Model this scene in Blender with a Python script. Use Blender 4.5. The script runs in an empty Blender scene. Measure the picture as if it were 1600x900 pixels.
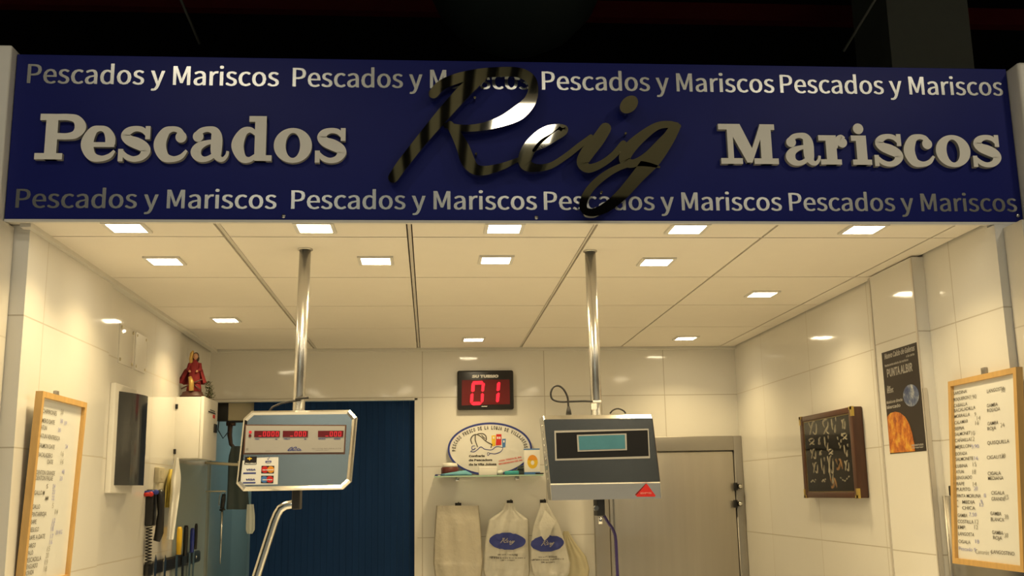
import bpy, bmesh, math, random
from mathutils import Vector, Matrix, noise
from mathutils.geometry import tessellate_polygon
random.seed(7)
SC = bpy.context.scene
COL = SC.collection
V3 = Vector

# ------------------------------------------------------------------ camera, world, exposure
F_PX = 1632.5
YAW, PITCH, ROLL = 0.07998, 0.19407, -0.01746
CAM = V3((0, 0, 1.62))
cy, sy, cp, sp, cr, sr = math.cos(YAW), math.sin(YAW), math.cos(PITCH), math.sin(PITCH), math.cos(ROLL), math.sin(ROLL)
_f = V3((sy*cp, cy*cp, sp)); _r = V3((cy, -sy, 0)); _u = _r.cross(_f)
C_R = cr*_r + sr*_u; C_U = -sr*_r + cr*_u; C_F = _f
cd = bpy.data.cameras.new('camera'); cam = bpy.data.objects.new('camera', cd); COL.objects.link(cam)
cd.sensor_width = 36; cd.lens = F_PX/1600*36; cd.clip_start = .05
cam.matrix_world = Matrix(((C_R.x, C_U.x, -C_F.x, CAM.x), (C_R.y, C_U.y, -C_F.y, CAM.y), (C_R.z, C_U.z, -C_F.z, CAM.z), (0, 0, 0, 1)))
SC.camera = cam
vs = SC.view_settings
vs.view_transform = 'Standard'; vs.look = 'None'; vs.gamma = 1; vs.use_curve_mapping = False
vs.exposure = 0.0
W = bpy.data.worlds.new('world'); SC.world = W; W.use_nodes = True
W.node_tree.nodes['Background'].inputs[0].default_value = (.5, .45, .38, 1)
W.node_tree.nodes['Background'].inputs[1].default_value = 0.004
WARM = (1.0, .76, .38)          # tint of the stall's downlights
HALL = (1.0, .88, .66)          # tint of the market hall's lamps
DOWNLIGHT = 30.0                # radiance of a downlight diffuser
DOWN_W = 3.1                    # watts of a downlight, thrown downward
DOWN_SPREAD = 125
HALL_W = 12.0                   # watts of one hall pendant
PASS_W = 2.0                    # watts of the passage lamp

# ------------------------------------------------------------------ where a pixel of the photo meets a real plane
def ray(px, py):
    return C_R*((px-800)/F_PX) - C_U*((py-450)/F_PX) + C_F
def atY(px, py, Y):
    r = ray(px, py); return CAM + r*(Y/r.y)
def atX(px, py, X):
    r = ray(px, py); return CAM + r*(X/r.x)

# ------------------------------------------------------------------ materials
def mat(name, col, rough=.5, metal=0, spec=.5, coat=0, emit=None, es=0, trans=0, alpha=1, var=.06, vscale=12, bump=0, bscale=80, stretch=None, sss=0):
    m = bpy.data.materials.new(name); m.use_nodes = True
    nt = m.node_tree; b = nt.nodes['Principled BSDF']
    b.inputs['Base Color'].default_value = (*col, 1)
    b.inputs['Roughness'].default_value = rough; b.inputs['Metallic'].default_value = metal
    b.inputs['Specular IOR Level'].default_value = spec
    b.inputs['Coat Weight'].default_value = coat; b.inputs['Coat Roughness'].default_value = .05
    b.inputs['Transmission Weight'].default_value = trans; b.inputs['Alpha'].default_value = alpha
    if emit: b.inputs['Emission Color'].default_value = (*emit, 1); b.inputs['Emission Strength'].default_value = es
    tc = nt.nodes.new('ShaderNodeTexCoord'); mp = nt.nodes.new('ShaderNodeMapping')
    nt.links.new(tc.outputs['Object'], mp.inputs[0])
    if stretch: mp.inputs['Scale'].default_value = stretch
    if var:
        n = nt.nodes.new('ShaderNodeTexNoise'); n.inputs['Scale'].default_value = vscale; n.inputs['Detail'].default_value = 4
        nt.links.new(mp.outputs[0], n.inputs['Vector'])
        mx = nt.nodes.new('ShaderNodeMix'); mx.data_type = 'RGBA'
        mx.inputs[6].default_value = (*[max(0, c*(1-var)) for c in col], 1); mx.inputs[7].default_value = (*[min(1, c*(1+var)) for c in col], 1)
        nt.links.new(n.outputs[0], mx.inputs[0]); nt.links.new(mx.outputs[2], b.inputs['Base Color'])
    if bump:
        n2 = nt.nodes.new('ShaderNodeTexNoise'); n2.inputs['Scale'].default_value = bscale; n2.inputs['Detail'].default_value = 3
        nt.links.new(mp.outputs[0], n2.inputs['Vector'])
        bp = nt.nodes.new('ShaderNodeBump'); bp.inputs['Strength'].default_value = bump; bp.inputs['Distance'].default_value = .01
        nt.links.new(n2.outputs[0], bp.inputs['Height']); nt.links.new(bp.outputs[0], b.inputs['Normal'])
    return m

def tile_mat(name, axis, w=.72, h=.40, du=0., dv=.18, col=(.80, .78, .73)):
    """glossy white wall tiles with thin grout lines; axis 'x' = wall seen along Y, 'y' = wall seen along X"""
    m = bpy.data.materials.new(name); m.use_nodes = True
    nt = m.node_tree; b = nt.nodes['Principled BSDF']; N = nt.nodes.new; L = nt.links.new
    tc = N('ShaderNodeTexCoord'); sx = N('ShaderNodeSeparateXYZ'); cb = N('ShaderNodeCombineXYZ')
    L(tc.outputs['Object'], sx.inputs[0])
    a1 = N('ShaderNodeMath'); a1.inputs[1].default_value = 20*w - du; L(sx.outputs[0 if axis == 'x' else 1], a1.inputs[0])
    a2 = N('ShaderNodeMath'); a2.inputs[1].default_value = 20*h - dv; L(sx.outputs[2], a2.inputs[0])
    L(a1.outputs[0], cb.inputs[0]); L(a2.outputs[0], cb.inputs[1])
    br = N('ShaderNodeTexBrick'); br.offset = 0; br.squash = 1; L(cb.outputs[0], br.inputs['Vector'])
    br.inputs['Scale'].default_value = 1; br.inputs['Brick Width'].default_value = w; br.inputs['Row Height'].default_value = h
    br.inputs['Mortar Size'].default_value = .0026; br.inputs['Mortar Smooth'].default_value = .3
    br.inputs['Color1'].default_value = (*col, 1); br.inputs['Color2'].default_value = (*[c*.97 for c in col], 1)
    br.inputs['Mortar'].default_value = (.50, .46, .39, 1)
    L(br.outputs[0], b.inputs['Base Color'])
    mr = N('ShaderNodeMapRange'); mr.inputs[3].default_value = .07; mr.inputs[4].default_value = .7; L(br.outputs[1], mr.inputs[0]); L(mr.outputs[0], b.inputs['Roughness'])
    nz = N('ShaderNodeTexNoise'); nz.inputs['Scale'].default_value = 3.5; L(tc.outputs['Object'], nz.inputs['Vector'])
    ad = N('ShaderNodeMath'); ad.operation = 'MULTIPLY_ADD'; ad.inputs[1].default_value = -.4; L(br.outputs[1], ad.inputs[0]); L(nz.outputs[0], ad.inputs[2])
    bp = N('ShaderNodeBump'); bp.inputs['Strength'].default_value = .12; bp.inputs['Distance'].default_value = .012; L(ad.outputs[0], bp.inputs['Height']); L(bp.outputs[0], b.inputs['Normal'])
    b.inputs['Specular IOR Level'].default_value = .5
    return m

M = {}
M['tile_l'] = tile_mat('white_tile_left', 'y', du=3.42)
M['tile_r'] = tile_mat('white_tile_right', 'y', du=3.48)
M['tile_b'] = tile_mat('white_tile_back', 'x', du=-.045)
M['tile_front'] = tile_mat('cream_tile_front', 'y', du=3.0, dv=.11, col=(.72, .68, .6))
M['ceil'] = mat('ceiling_tile', (.88, .83, .74), .7, var=.02)
M['runner'] = mat('ceiling_runner', (.66, .62, .55), .5, var=.02)
M['dark_void'] = mat('dark_void', (.015, .013, .012), .9)
M['trim'] = mat('painted_trim', (.74, .72, .67), .45)
M['floor'] = mat('floor_tile', (.80, .77, .72), .4, var=.05)
M['hall'] = mat('hall_black', (.012, .011, .011), .9)
M['hallcol'] = mat('hall_column_paint', (.32, .33, .28), .8)
M['hallred'] = mat('hall_red_paint', (.20, .01, .01), .6)
M['dome'] = mat('dark_green_enamel', (.06, .08, .075), .5)
M['blue_sign'] = mat('blue_sign_enamel', (.0095, .0150, .158), .5, spec=.2, var=.04)
M['silver_vinyl'] = mat('silver_vinyl', (.56, .57, .56), .25, metal=.92, var=.04)
M['letter_face'] = mat('off_white_letter', (.90, .87, .80), .5, var=.03)
M['letter_side'] = mat('letter_edge', (.34, .33, .30), .5)
M['brushed'] = mat('brushed_steel_script', (.56, .54, .46), .028, metal=1, var=.05, vscale=60, stretch=(1, 1, 12))
M['chrome'] = mat('polished_steel', (.70, .69, .66), .20, metal=1, var=.03)
M['pole'] = mat('dull_steel_pole', (.62, .60, .56), .27, metal=.92, var=.04)
M['rim_polish'] = mat('polished_rim', (.72, .70, .66), .13, metal=1, var=.02)
M['steel'] = mat('brushed_steel', (.64, .63, .60), .20, metal=1, var=.06, vscale=30, bump=.02, bscale=120, stretch=(.3, 1, 10))
M['steel_door'] = mat('satin_steel_door', (.50, .47, .42), .38, metal=.9, var=.10, vscale=3, bump=.015, bscale=60, stretch=(8, 1, .4))
M['steel_frame'] = mat('satin_steel_frame', (.40, .38, .35), .42, metal=.85, var=.05)
M['black'] = mat('black_plastic', (.012, .011, .011), .35)
M['rubber'] = mat('black_rubber', (.02, .018, .018), .6)
M['white'] = mat('white_plastic', (.80, .78, .73), .4)
M['white_paper'] = mat('white_paper', (.83, .82, .78), .8)
M['board'] = mat('whiteboard_enamel', (.80, .80, .76), .22, var=.02)
M['wood'] = mat('pale_pine', (.60, .37, .13), .45, var=.22, vscale=9, stretch=(6, 6, 1))
M['ink'] = mat('black_marker', (.11, .10, .085), .7)
M['ink_blue'] = mat('blue_marker', (.36, .37, .60), .7)
M['ink_grey'] = mat('grey_marker', (.38, .37, .33), .7)
M['walnut'] = mat('dark_wood', (.075, .028, .014), .35, var=.35, vscale=14, stretch=(4, 4, 1))
M['brass'] = mat('brass', (.55, .40, .10), .35, metal=.6)
M['felt'] = mat('grey_brown_felt', (.105, .094, .068), .9, var=.2)
M['rope'] = mat('pale_rope', (.40, .36, .27), .9, var=.25, vscale=200)
M['rope2'] = mat('tan_rope', (.28, .15, .06), .9, var=.25, vscale=200)
M['glass'] = mat('clear_glass', (.95, .98, .96), .03, trans=1, var=0)
M['glass_edge'] = mat('green_glass', (.84, .95, .90), .04, trans=1, var=0)
def pane_mat():
    m = bpy.data.materials.new('thin_glass_pane'); m.use_nodes = True; nt = m.node_tree; out = nt.nodes['Material Output']
    t = nt.nodes.new('ShaderNodeBsdfTransparent'); g = nt.nodes.new('ShaderNodeBsdfGlossy'); g.inputs['Roughness'].default_value = .06
    fr = nt.nodes.new('ShaderNodeFresnel'); fr.inputs[0].default_value = 1.5; mx = nt.nodes.new('ShaderNodeMixShader')
    nt.links.new(fr.outputs[0], mx.inputs[0]); nt.links.new(t.outputs[0], mx.inputs[1]); nt.links.new(g.outputs[0], mx.inputs[2]); nt.links.new(mx.outputs[0], out.inputs[0])
    return m
M['pane'] = pane_mat()
M['glass_rim'] = mat('ground_glass_edge', (.42, .60, .47), .4, var=.05)
M['alu_trim'] = mat('pale_aluminium_trim', (.62, .58, .52), .35, metal=.25)
M['smoke'] = mat('smoked_plastic', (.035, .038, .042), .12, coat=.3)
M['led_off'] = mat('dark_red_window', (.10, .008, .008), .25, emit=(1, .02, .03), es=.035)
M['led'] = mat('red_led', (.5, .01, .02), .4, emit=(1, .012, .035), es=1.4)
M['led_dim'] = mat('dim_red_led', (.4, .02, .02), .4, emit=(1, .03, .05), es=.42)
M['lcd'] = mat('teal_lcd', (.07, .19, .22), .25, emit=(.10, .42, .50), es=.07, var=.15, vscale=30)
M['face_grey'] = mat('grey_faceplate', (.42, .40, .37), .4, var=.03)
M['face_brown'] = mat('brown_plastic_edge', (.14, .07, .045), .4)
M['navy'] = mat('navy_print', (.03, .045, .25), .5)
M['red'] = mat('red_print', (.62, .025, .02), .45)
M['orange'] = mat('orange_print', (.80, .32, .03), .5)
M['yellow'] = mat('yellow_print', (.80, .52, .03), .5)
M['skyblue'] = mat('blue_print', (.07, .20, .50), .5)
M['oval_white'] = mat('white_sign_board', (.78, .77, .73), .35)
M['grey_print'] = mat('dark_grey_print', (.10, .09, .08), .6)
M['pink_print'] = mat('pale_red_print', (.75, .20, .17), .6)
M['robe'] = mat('crimson_cloth', (.20, .010, .012), .8, var=.2)
M['robe_dark'] = mat('dark_crimson_cloth', (.12, .008, .012), .7, var=.2)
M['gold'] = mat('gilt', (.52, .33, .09), .4, metal=.4)
M['skin'] = mat('painted_skin', (.50, .26, .14), .6)
M['hair'] = mat('dark_brown_hair', (.05, .025, .012), .7)
M['base_brown'] = mat('dark_brown_plinth', (.07, .025, .016), .5)
M['leaf'] = mat('dull_green_leaf', (.10, .12, .035), .7, var=.4)
M['blue_door'] = mat('deep_blue_plastic', (.006, .030, .105), .6, spec=.12, var=.18, vscale=5, stretch=(6, 6, .6))
M['passage'] = mat('bluish_light_tint', (.34, .40, .38), .35, var=.06, vscale=3)  # bluish light on the left wall, put into the colour
M['passage_teal'] = mat('teal_painted_wall', (.48, .53, .49), .5, var=.05)
M['apron'] = mat('dark_green_apron', (.055, .075, .075), .7, var=.2)
M['cloth_white'] = mat('white_cloth', (.62, .66, .62), .8)
M['pipe'] = mat('tarnished_copper', (.10, .06, .04), .4, metal=.4)
M['beige'] = mat('beige_plastic', (.55, .49, .34), .5)
M['yellow_paper'] = mat('yellow_paper', (.74, .62, .16), .8)
M['knife_yellow'] = mat('yellow_handle', (.80, .50, .02), .4)
M['knife_blue'] = mat('blue_handle', (.02, .04, .30), .4)
M['teal_sponge'] = mat('teal_sponge', (.06, .38, .40), .9, bump=.3, bscale=400)
M['blue_cloth'] = mat('light_blue_cloth', (.13, .36, .46), .8)
M['brown_pouch'] = mat('red_brown_jar', (.13, .03, .025), .4)
M['poster_black'] = mat('black_poster', (.022, .015, .012), .35)
M['frost'] = mat('lamp_diffuser', (.9, .88, .82), .4, emit=(1.0, .84, .56), es=DOWNLIGHT, var=0)
M['bulb'] = mat('hall_bulb', (.9, .88, .82), .4, emit=(1.0, .90, .72), es=8, var=0)
M['cool_tube'] = mat('passage_tube', (.9, .9, .9), .4, emit=(.70, .95, 1.0), es=8, var=0)
M['hose'] = mat('purple_hose', (.05, .035, .12), .25)
M['ice_white'] = mat('white_counter', (.78, .77, .74), .3)

def bag_mat(name, col):
    m = mat(name, col, .22, var=.05, vscale=20, bump=.9, bscale=22)
    nt = m.node_tree; b = nt.nodes['Principled BSDF']; out = nt.nodes['Material Output']
    tr = nt.nodes.new('ShaderNodeBsdfTranslucent'); tr.inputs[0].default_value = (*col, 1)
    mx = nt.nodes.new('ShaderNodeMixShader'); mx.inputs[0].default_value = .3
    nt.links.new(b.outputs[0], mx.inputs[1]); nt.links.new(tr.outputs[0], mx.inputs[2]); nt.links.new(mx.outputs[0], out.inputs[0])
    return m
M['bag_clear'] = bag_mat('milky_plastic_film', (.76, .71, .60))
M['bag_white'] = bag_mat('white_plastic_film', (.80, .78, .71))
M['bag_cream'] = bag_mat('cream_plastic_film', (.72, .66, .46))

# poster planet and orange disc
def poster_disc_mat(name, c1, c2, c3, scale):
    m = bpy.data.materials.new(name); m.use_nodes = True; nt = m.node_tree; b = nt.nodes['Principled BSDF']
    tc = nt.nodes.new('ShaderNodeTexCoord'); n = nt.nodes.new('ShaderNodeTexNoise'); n.inputs['Scale'].default_value = scale; n.inputs['Detail'].default_value = 5; n.inputs['Roughness'].default_value = .65
    r = nt.nodes.new('ShaderNodeValToRGB'); r.color_ramp.elements[0].position = .36; r.color_ramp.elements[1].position = .66
    r.color_ramp.elements[0].color = (*c1, 1); r.color_ramp.elements[1].color = (*c3, 1); e = r.color_ramp.elements.new(.5); e.color = (*c2, 1)
    nt.links.new(tc.outputs['Object'], n.inputs['Vector']); nt.links.new(n.outputs[0], r.inputs[0]); nt.links.new(r.outputs[0], b.inputs['Base Color'])
    b.inputs['Roughness'].default_value = .35
    return m
M['planet'] = poster_disc_mat('printed_planet', (.03, .05, .16), (.12, .16, .28), (.60, .62, .62), 22)
M['orange_disc'] = poster_disc_mat('printed_orange_shell', (.34, .07, .005), (.62, .19, .015), (.78, .42, .05), 26)

# ------------------------------------------------------------------ mesh builder
class MB:
    def __init__(s): s.v = []; s.f = []; s.mi = []; s.sm = []
    def add(s, vs, fs, mi=0, smooth=False):
        o = len(s.v); s.v += [V3(p) for p in vs]
        for f in fs: s.f.append([o+i for i in f]); s.mi.append(mi); s.sm.append(smooth)
        return s
    def box(s, a, b, bev=0, mi=0):
        a, b = V3(a), V3(b); lo = V3((min(a.x, b.x), min(a.y, b.y), min(a.z, b.z))); hi = V3((max(a.x, b.x), max(a.y, b.y), max(a.z, b.z)))
        if not bev:
            vs = [(x, y, z) for x in (lo.x, hi.x) for y in (lo.y, hi.y) for z in (lo.z, hi.z)]
            return s.add(vs, [(0, 1, 3, 2), (4, 6, 7, 5), (0, 4, 5, 1), (2, 3, 7, 6), (0, 2, 6, 4), (1, 5, 7, 3)], mi)
        bm = bmesh.new(); bmesh.ops.create_cube(bm, size=1)
        for v in bm.verts: v.co = V3(((lo.x+hi.x)/2+v.co.x*(hi.x-lo.x), (lo.y+hi.y)/2+v.co.y*(hi.y-lo.y), (lo.z+hi.z)/2+v.co.z*(hi.z-lo.z)))
        bmesh.ops.bevel(bm, geom=bm.edges[:], offset=bev, segments=3, profile=.5, affect='EDGES')
        s.bm(bm, mi, True); return s
    def bm(s, bm, mi=0, smooth=False):
        bm.verts.index_update(); s.add([v.co.copy() for v in bm.verts], [[v.index for v in f.verts] for f in bm.faces], mi, smooth); bm.free()
    def prism(s, poly, depth, O, U, Vv, Nn, mi=0, mi_side=None, holes=None):
        """poly: 2D outline(s) in (U,V); front face at O, extruded back along -N by depth"""
        loops = [poly] + (holes or [])
        loops2 = [[V3((p[0], p[1], 0)) for p in l] for l in loops]
        flat = [p for l in loops2 for p in l]
        tris = tessellate_polygon(loops2)
        P = lambda p, d: O + U*p.x + Vv*p.y - Nn*d
        n = len(flat); vs = [P(p, 0) for p in flat]; fs = []
        for t in tris:
            a, b, c = (flat[i] for i in t)
            fs.append(t if (b-a).cross(c-a).z > 0 else t[::-1])
        if U.cross(Vv).dot(Nn) < 0: fs = [f[::-1] for f in fs]
        s.add(vs, fs, mi)
        if depth:
            vs2 = [P(p, d) for p in flat for d in (0, depth)]; f2 = []; k = 0
            for l in loops2:
                m = len(l)
                for i in range(m):
                    j = (i+1) % m; a, b = k+i, k+j; f2.append((2*a, 2*a+1, 2*b+1, 2*b))
                k += m
            s.add(vs2, f2, mi if mi_side is None else mi_side)
            s.add([P(p, depth) for p in flat], [f[::-1] for f in fs], mi if mi_side is None else mi_side)
        return s
    def tube(s, pts, r, n=10, mi=0, cap=True, closed=False):
        pts = [V3(p) for p in pts]; m = len(pts); rr = r if isinstance(r, (list, tuple)) else [r]*m
        vs = []; prev = None
        for i, p in enumerate(pts):
            if closed: t = pts[(i+1) % m]-pts[i-1]
            else: t = pts[min(i+1, m-1)]-pts[max(i-1, 0)]
            t = t.normalized() if t.length > 1e-9 else V3((0, 0, 1))
            if prev is None:
                a = V3((0, 0, 1)) if abs(t.z) < .9 else V3((1, 0, 0)); x = t.cross(a).normalized()
            else: x = (prev - t*prev.dot(t)).normalized()
            y = t.cross(x); prev = x
            for k in range(n):
                a = 2*math.pi*k/n; vs.append(p + x*math.cos(a)*rr[i] + y*math.sin(a)*rr[i])
        fs = []
        for i in range(m if closed else m-1):
            j = (i+1) % m
            for k in range(n): fs.append((i*n+k, i*n+(k+1) % n, j*n+(k+1) % n, j*n+k))
        s.add(vs, fs, mi, True)
        if cap and not closed:
            s.add(vs[:n], [tuple(range(n))[::-1]], mi); s.add(vs[-n:], [tuple(range(n))], mi)
        return s
    def lathe(s, prof, O, n=24, mi=0, sx=1, sy=1, axis='z', smooth=True):
        vs = []; fs = []; O = V3(O)
        for r, h in prof:
            for k in range(n):
                a = 2*math.pi*k/n; q = (r*math.cos(a)*sx, r*math.sin(a)*sy, h)
                if axis == 'y': q = (q[0], q[2], q[1])
                if axis == 'x': q = (q[2], q[0], q[1])
                vs.append(O + V3(q))
        for i in range(len(prof)-1):
            for k in range(n): fs.append((i*n+k, i*n+(k+1) % n, (i+1)*n+(k+1) % n, (i+1)*n+k))
        fs.append(tuple(range(n))[::-1]); fs.append(tuple((len(prof)-1)*n+k for k in range(n)))
        return s.add(vs, fs, mi, smooth)
    def ball(s, O, r, n=14, mi=0):
        rx, ry, rz = r if isinstance(r, (tuple, list)) else (r, r, r); O = V3(O)
        bm = bmesh.new(); bmesh.ops.create_uvsphere(bm, u_segments=n, v_segments=n//2+2, radius=1)
        for v in bm.verts: v.co = O + V3((v.co.x*rx, v.co.y*ry, v.co.z*rz))
        s.bm(bm, mi, True); return s
    def build(s, name, mats, parent=None):
        me = bpy.data.meshes.new(name)
        off = parent_loc(parent) if parent else V3((0, 0, 0))
        me.from_pydata([tuple(p-off) for p in s.v], [], s.f)
        for m in (mats if isinstance(mats, (list, tuple)) else [mats]): me.materials.append(M[m])
        me.polygons.foreach_set('material_index', s.mi); me.polygons.foreach_set('use_smooth', s.sm)
        me.validate(); me.update()
        bm = bmesh.new(); bm.from_mesh(me); bmesh.ops.remove_doubles(bm, verts=bm.verts, dist=2e-6) if len(bm.verts) < 4000 else None
        bmesh.ops.recalc_face_normals(bm, faces=bm.faces); bm.to_mesh(me); bm.free()
        o = bpy.data.objects.new(name, me); COL.objects.link(o)
        if parent: o.parent = parent
        return o
def parent_loc(p):
    l = V3((0, 0, 0))
    while p: l = l + p.location; p = p.parent
    return l
def tag(o, label, cat, group=None):
    o['label'] = label; o['category'] = cat
    if group: o['group'] = group
    return o
def thing(name, loc, label, cat, group=None):
    o = bpy.data.objects.new(name, None); COL.objects.link(o); o.location = loc; o.empty_display_size = .05
    return tag(o, label, cat, group)
def struct(name, mb, m, parent=None):
    o = mb.build(name, m, parent)
    if not parent: o['kind'] = 'structure'
    return o

# ------------------------------------------------------------------ lettering
def load_font():
    try:
        import os
        p = os.path.join(bpy.utils.system_resource('DATAFILES', path='fonts'), 'Noto Sans CJK Regular.woff2')
        return bpy.data.fonts.load(p)
    except Exception:
        return None
FONT = load_font()
_tc = {}
def text_geo(t, bold=0., font=True):
    k = (t, bold, font)
    if k in _tc: return _tc[k]
    cu = bpy.data.curves.new('t', 'FONT'); cu.body = t; cu.size = 1; cu.offset = bold; cu.resolution_u = 3
    if FONT and font: cu.font = FONT
    o = bpy.data.objects.new('t', cu); COL.objects.link(o)
    dg = bpy.context.evaluated_depsgraph_get(); dg.update()
    me = o.evaluated_get(dg).to_mesh()
    vs = [v.co.copy() for v in me.vertices]; fs = [tuple(p.vertices) for p in me.polygons]
    o.evaluated_get(dg).to_mesh_clear(); bpy.data.objects.remove(o); bpy.data.curves.remove(cu)
    _tc[k] = (vs, fs); return _tc[k]
CAPH = {}
def cap_h(bold, font):
    if (bold, font) not in CAPH:
        vs, _ = text_geo('H', bold, font); CAPH[(bold, font)] = max(v.y for v in vs)-min(v.y for v in vs)
    return CAPH[(bold, font)]
def put_text(mb, t, O, U, Vv, cap, width=None, bold=0., align='l', mi=0, slant=0., fn=None, font=True):
    vs, fs = text_geo(t, bold, font)
    if not vs: return
    x0 = min(v.x for v in vs); x1 = max(v.x for v in vs); b0 = 0
    sy_ = cap/cap_h(bold, font); sx_ = (width/(x1-x0)) if width else sy_
    w = (x1-x0)*sx_; sh = {'l': 0, 'c': -w/2, 'r': -w}[align]
    out = []
    for v in vs:
        x = (v.x-x0)*sx_+sh+slant*v.y*sy_; y = v.y*sy_
        out.append(fn(x, y) if fn else O + U*x + Vv*y)
    nrm = U.cross(Vv) if not fn else None
    mb.add(out, fs, mi)

# brush strokes of varying width -> outline polygons
def catmull(pts, n=8):
    if len(pts) < 3:
        return [tuple(a+(b-a)*i/n for a, b in zip(pts[0], pts[1])) for i in range(n+1)]
    P = [tuple(2*a-b for a, b in zip(pts[0], pts[1]))]+list(pts)+[tuple(2*a-b for a, b in zip(pts[-1], pts[-2]))]
    out = []
    for i in range(1, len(P)-2):
        for k in range(n):
            t = k/n; q = []
            for a, b, c, d in zip(P[i-1], P[i], P[i+1], P[i+2]):
                q.append(.5*((2*b)+(-a+c)*t+(2*a-5*b+4*c-d)*t*t+(-a+3*b-3*c+d)*t**3))
            out.append(tuple(q))
    out.append(tuple(pts[-1])); return out
def stroke_quads(pts, n=8, round_caps=True):
    """list of (x,y,w) -> (verts2d, faces, boundary) as a strip with rounded ends"""
    c = catmull(pts, n); L = []; R = []
    for i, (x, y, w) in enumerate(c):
        a = c[max(i-1, 0)]; b = c[min(i+1, len(c)-1)]; dx, dy = b[0]-a[0], b[1]-a[1]; l = math.hypot(dx, dy) or 1
        nx, ny = -dy/l, dx/l; w = max(w, .5)/2
        L.append((x+nx*w, y+ny*w)); R.append((x-nx*w, y-ny*w))
    def cap(A, B):   # half circle from A to B
        cx, cy_ = (A[0]+B[0])/2, (A[1]+B[1])/2; a0 = math.atan2(A[1]-cy_, A[0]-cx); r = math.hypot(A[0]-cx, A[1]-cy_)
        return [(cx+r*math.cos(a0-math.pi*k/6), cy_+r*math.sin(a0-math.pi*k/6)) for k in range(1, 6)]
    e1 = cap(L[-1], R[-1]) if round_caps else []; e0 = cap(R[0], L[0]) if round_caps else []
    return L, R, e0, e1
def put_stroke(mb, pts, fn, depth, n=8, mi=0, mi_side=None, caps=True):
    """fn(x,y,d) -> world point; d = distance behind the front"""
    L, R, e0, e1 = stroke_quads(pts, n, caps); m = len(L); ms = mi if mi_side is None else mi_side
    vs = [fn(*p, 0) for p in L]+[fn(*p, 0) for p in R]; fs = [(i, m+i, m+i+1, i+1) for i in range(m-1)]
    mb.add(vs, fs, mi)
    if caps:
        mb.add([fn(*p, 0) for p in [L[-1]]+e1+[R[-1]]], [tuple(range(7))], mi)
        mb.add([fn(*p, 0) for p in [R[0]]+e0+[L[0]]], [tuple(range(7))], mi)
    if depth:
        lp = L+e1+R[::-1]+e0; k = len(lp)
        vs = [fn(*p, d) for p in lp for d in (0, depth)]
        mb.add(vs, [(2*i, 2*i+1, 2*((i+1) % k)+1, 2*((i+1) % k)) for i in range(k)], ms)
def ellipse(cx, cy_, rx, ry, n=40, rot=0):
    return [(cx+rx*math.cos(a)*math.cos(rot)-ry*math.sin(a)*math.sin(rot), cy_+rx*math.cos(a)*math.sin(rot)+ry*math.sin(a)*math.cos(rot)) for a in (2*math.pi*k/n for k in range(n))]
X, Y, Z = V3((1, 0, 0)), V3((0, 1, 0)), V3((0, 0, 1))
# decals: polygon given in photo pixels on a real plane
def dec(mb, pxs, fn, depth, n, mi=0, holes=None):
    """polygon with corners where those pixels meet the plane fn; lifted by `depth` along n and given that thickness"""
    def conv(l): return [fn(*p)+n*depth for p in l]
    pts = conv(pxs); O = pts[0]
    U = X if abs(n.y) > .5 else (Y if n.x > 0 else -Y)
    Vv = Z
    to2 = lambda l: [((p-O).dot(U), (p-O).dot(Vv)) for p in l]
    mb.prism(to2(pts), depth, O, U, Vv, n, mi, None, [to2(conv(h)) for h in holes] if holes else None)

# =================================================================== THE ROOM
ZC = 2.465
XL, XR, YB = -1.25, 1.834, 6.15
YF = 3.20                                    # front face of the sign
gx = [-1.30, -.666, -.066, .534, 1.134, 1.734, 1.822]
gy = [3.21, 3.404, 4.065, 4.704, 5.352, 6.10]
b = MB()
for i in range(len(gx)-1):
    for j in range(len(gy)-1):
        gap = [0, .011, .010, .008, .0045, .0045, .0]
        b.box((gx[i]+gap[i], gy[j]+.0042, ZC), (gx[i+1]-gap[i+1], gy[j+1]-.0042, ZC+.018))
cl_ = struct('ceiling', b, 'ceil')
b = MB()                                     # pressed metal runners seen in the joints
for k, xx in enumerate(gx[1:4]): b.box((xx-(.006, .0055, .0035)[k], 3.23, ZC+.004), (xx+(.006, .0055, .0035)[k], 6.1, ZC+.02))
b.build('runner', 'runner', cl_)
b = MB(); b.box((-1.5, 3.215, ZC+.05), (2.1, 7.6, ZC+.09)); struct('ceiling_deck', b, 'dark_void')
b = MB(); b.box((-6, -6, -.06), (8, 13, 0)); struct('floor', b, 'floor')
# side walls
b = MB(); b.box((XL-.10, 3.255, 0), (XL+.012, 4.12, ZC-.002)); b.box((XL-.10, 4.12, 0), (XL-.006, 5.36, ZC+.04)); b.box((XL-.10, 5.36, 0), (XL-.02, YB, ZC+.04))
struct('wall_left', b, 'tile_l')
b = MB(); b.box((XR, 3.17, 0), (XR+.12, 3.2145, 2.452)); b.box((XR, 3.2145, 0), (XR+.12, YB+.05, ZC+.04)); struct('wall_right', b, 'tile_r')
b = MB(); b.box((1.788, 3.672, 0), (XR, 4.057, ZC-.006)); struct('wall_right_pillar', b, 'tile_r')
b = MB()
for yy, s in ((3.672, 1), (4.057, -1)):      # steel corner strips on the pillar
    b.box((1.784, yy-.003*s, 0), (1.788, yy+.010*s, ZC-.01))
b.box((1.784, 3.667, 0), (1.800, 3.672, 1.97)); struct('trim_1', b, 'alu_trim')
b = MB(); b.box((-.082, YB, 0), (XR, YB+.1, ZC+.04)); b.box((XL-.1, YB, 2.168), (-.082, YB+.1, ZC+.04)); struct('wall_back', b, 'tile_b')
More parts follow.
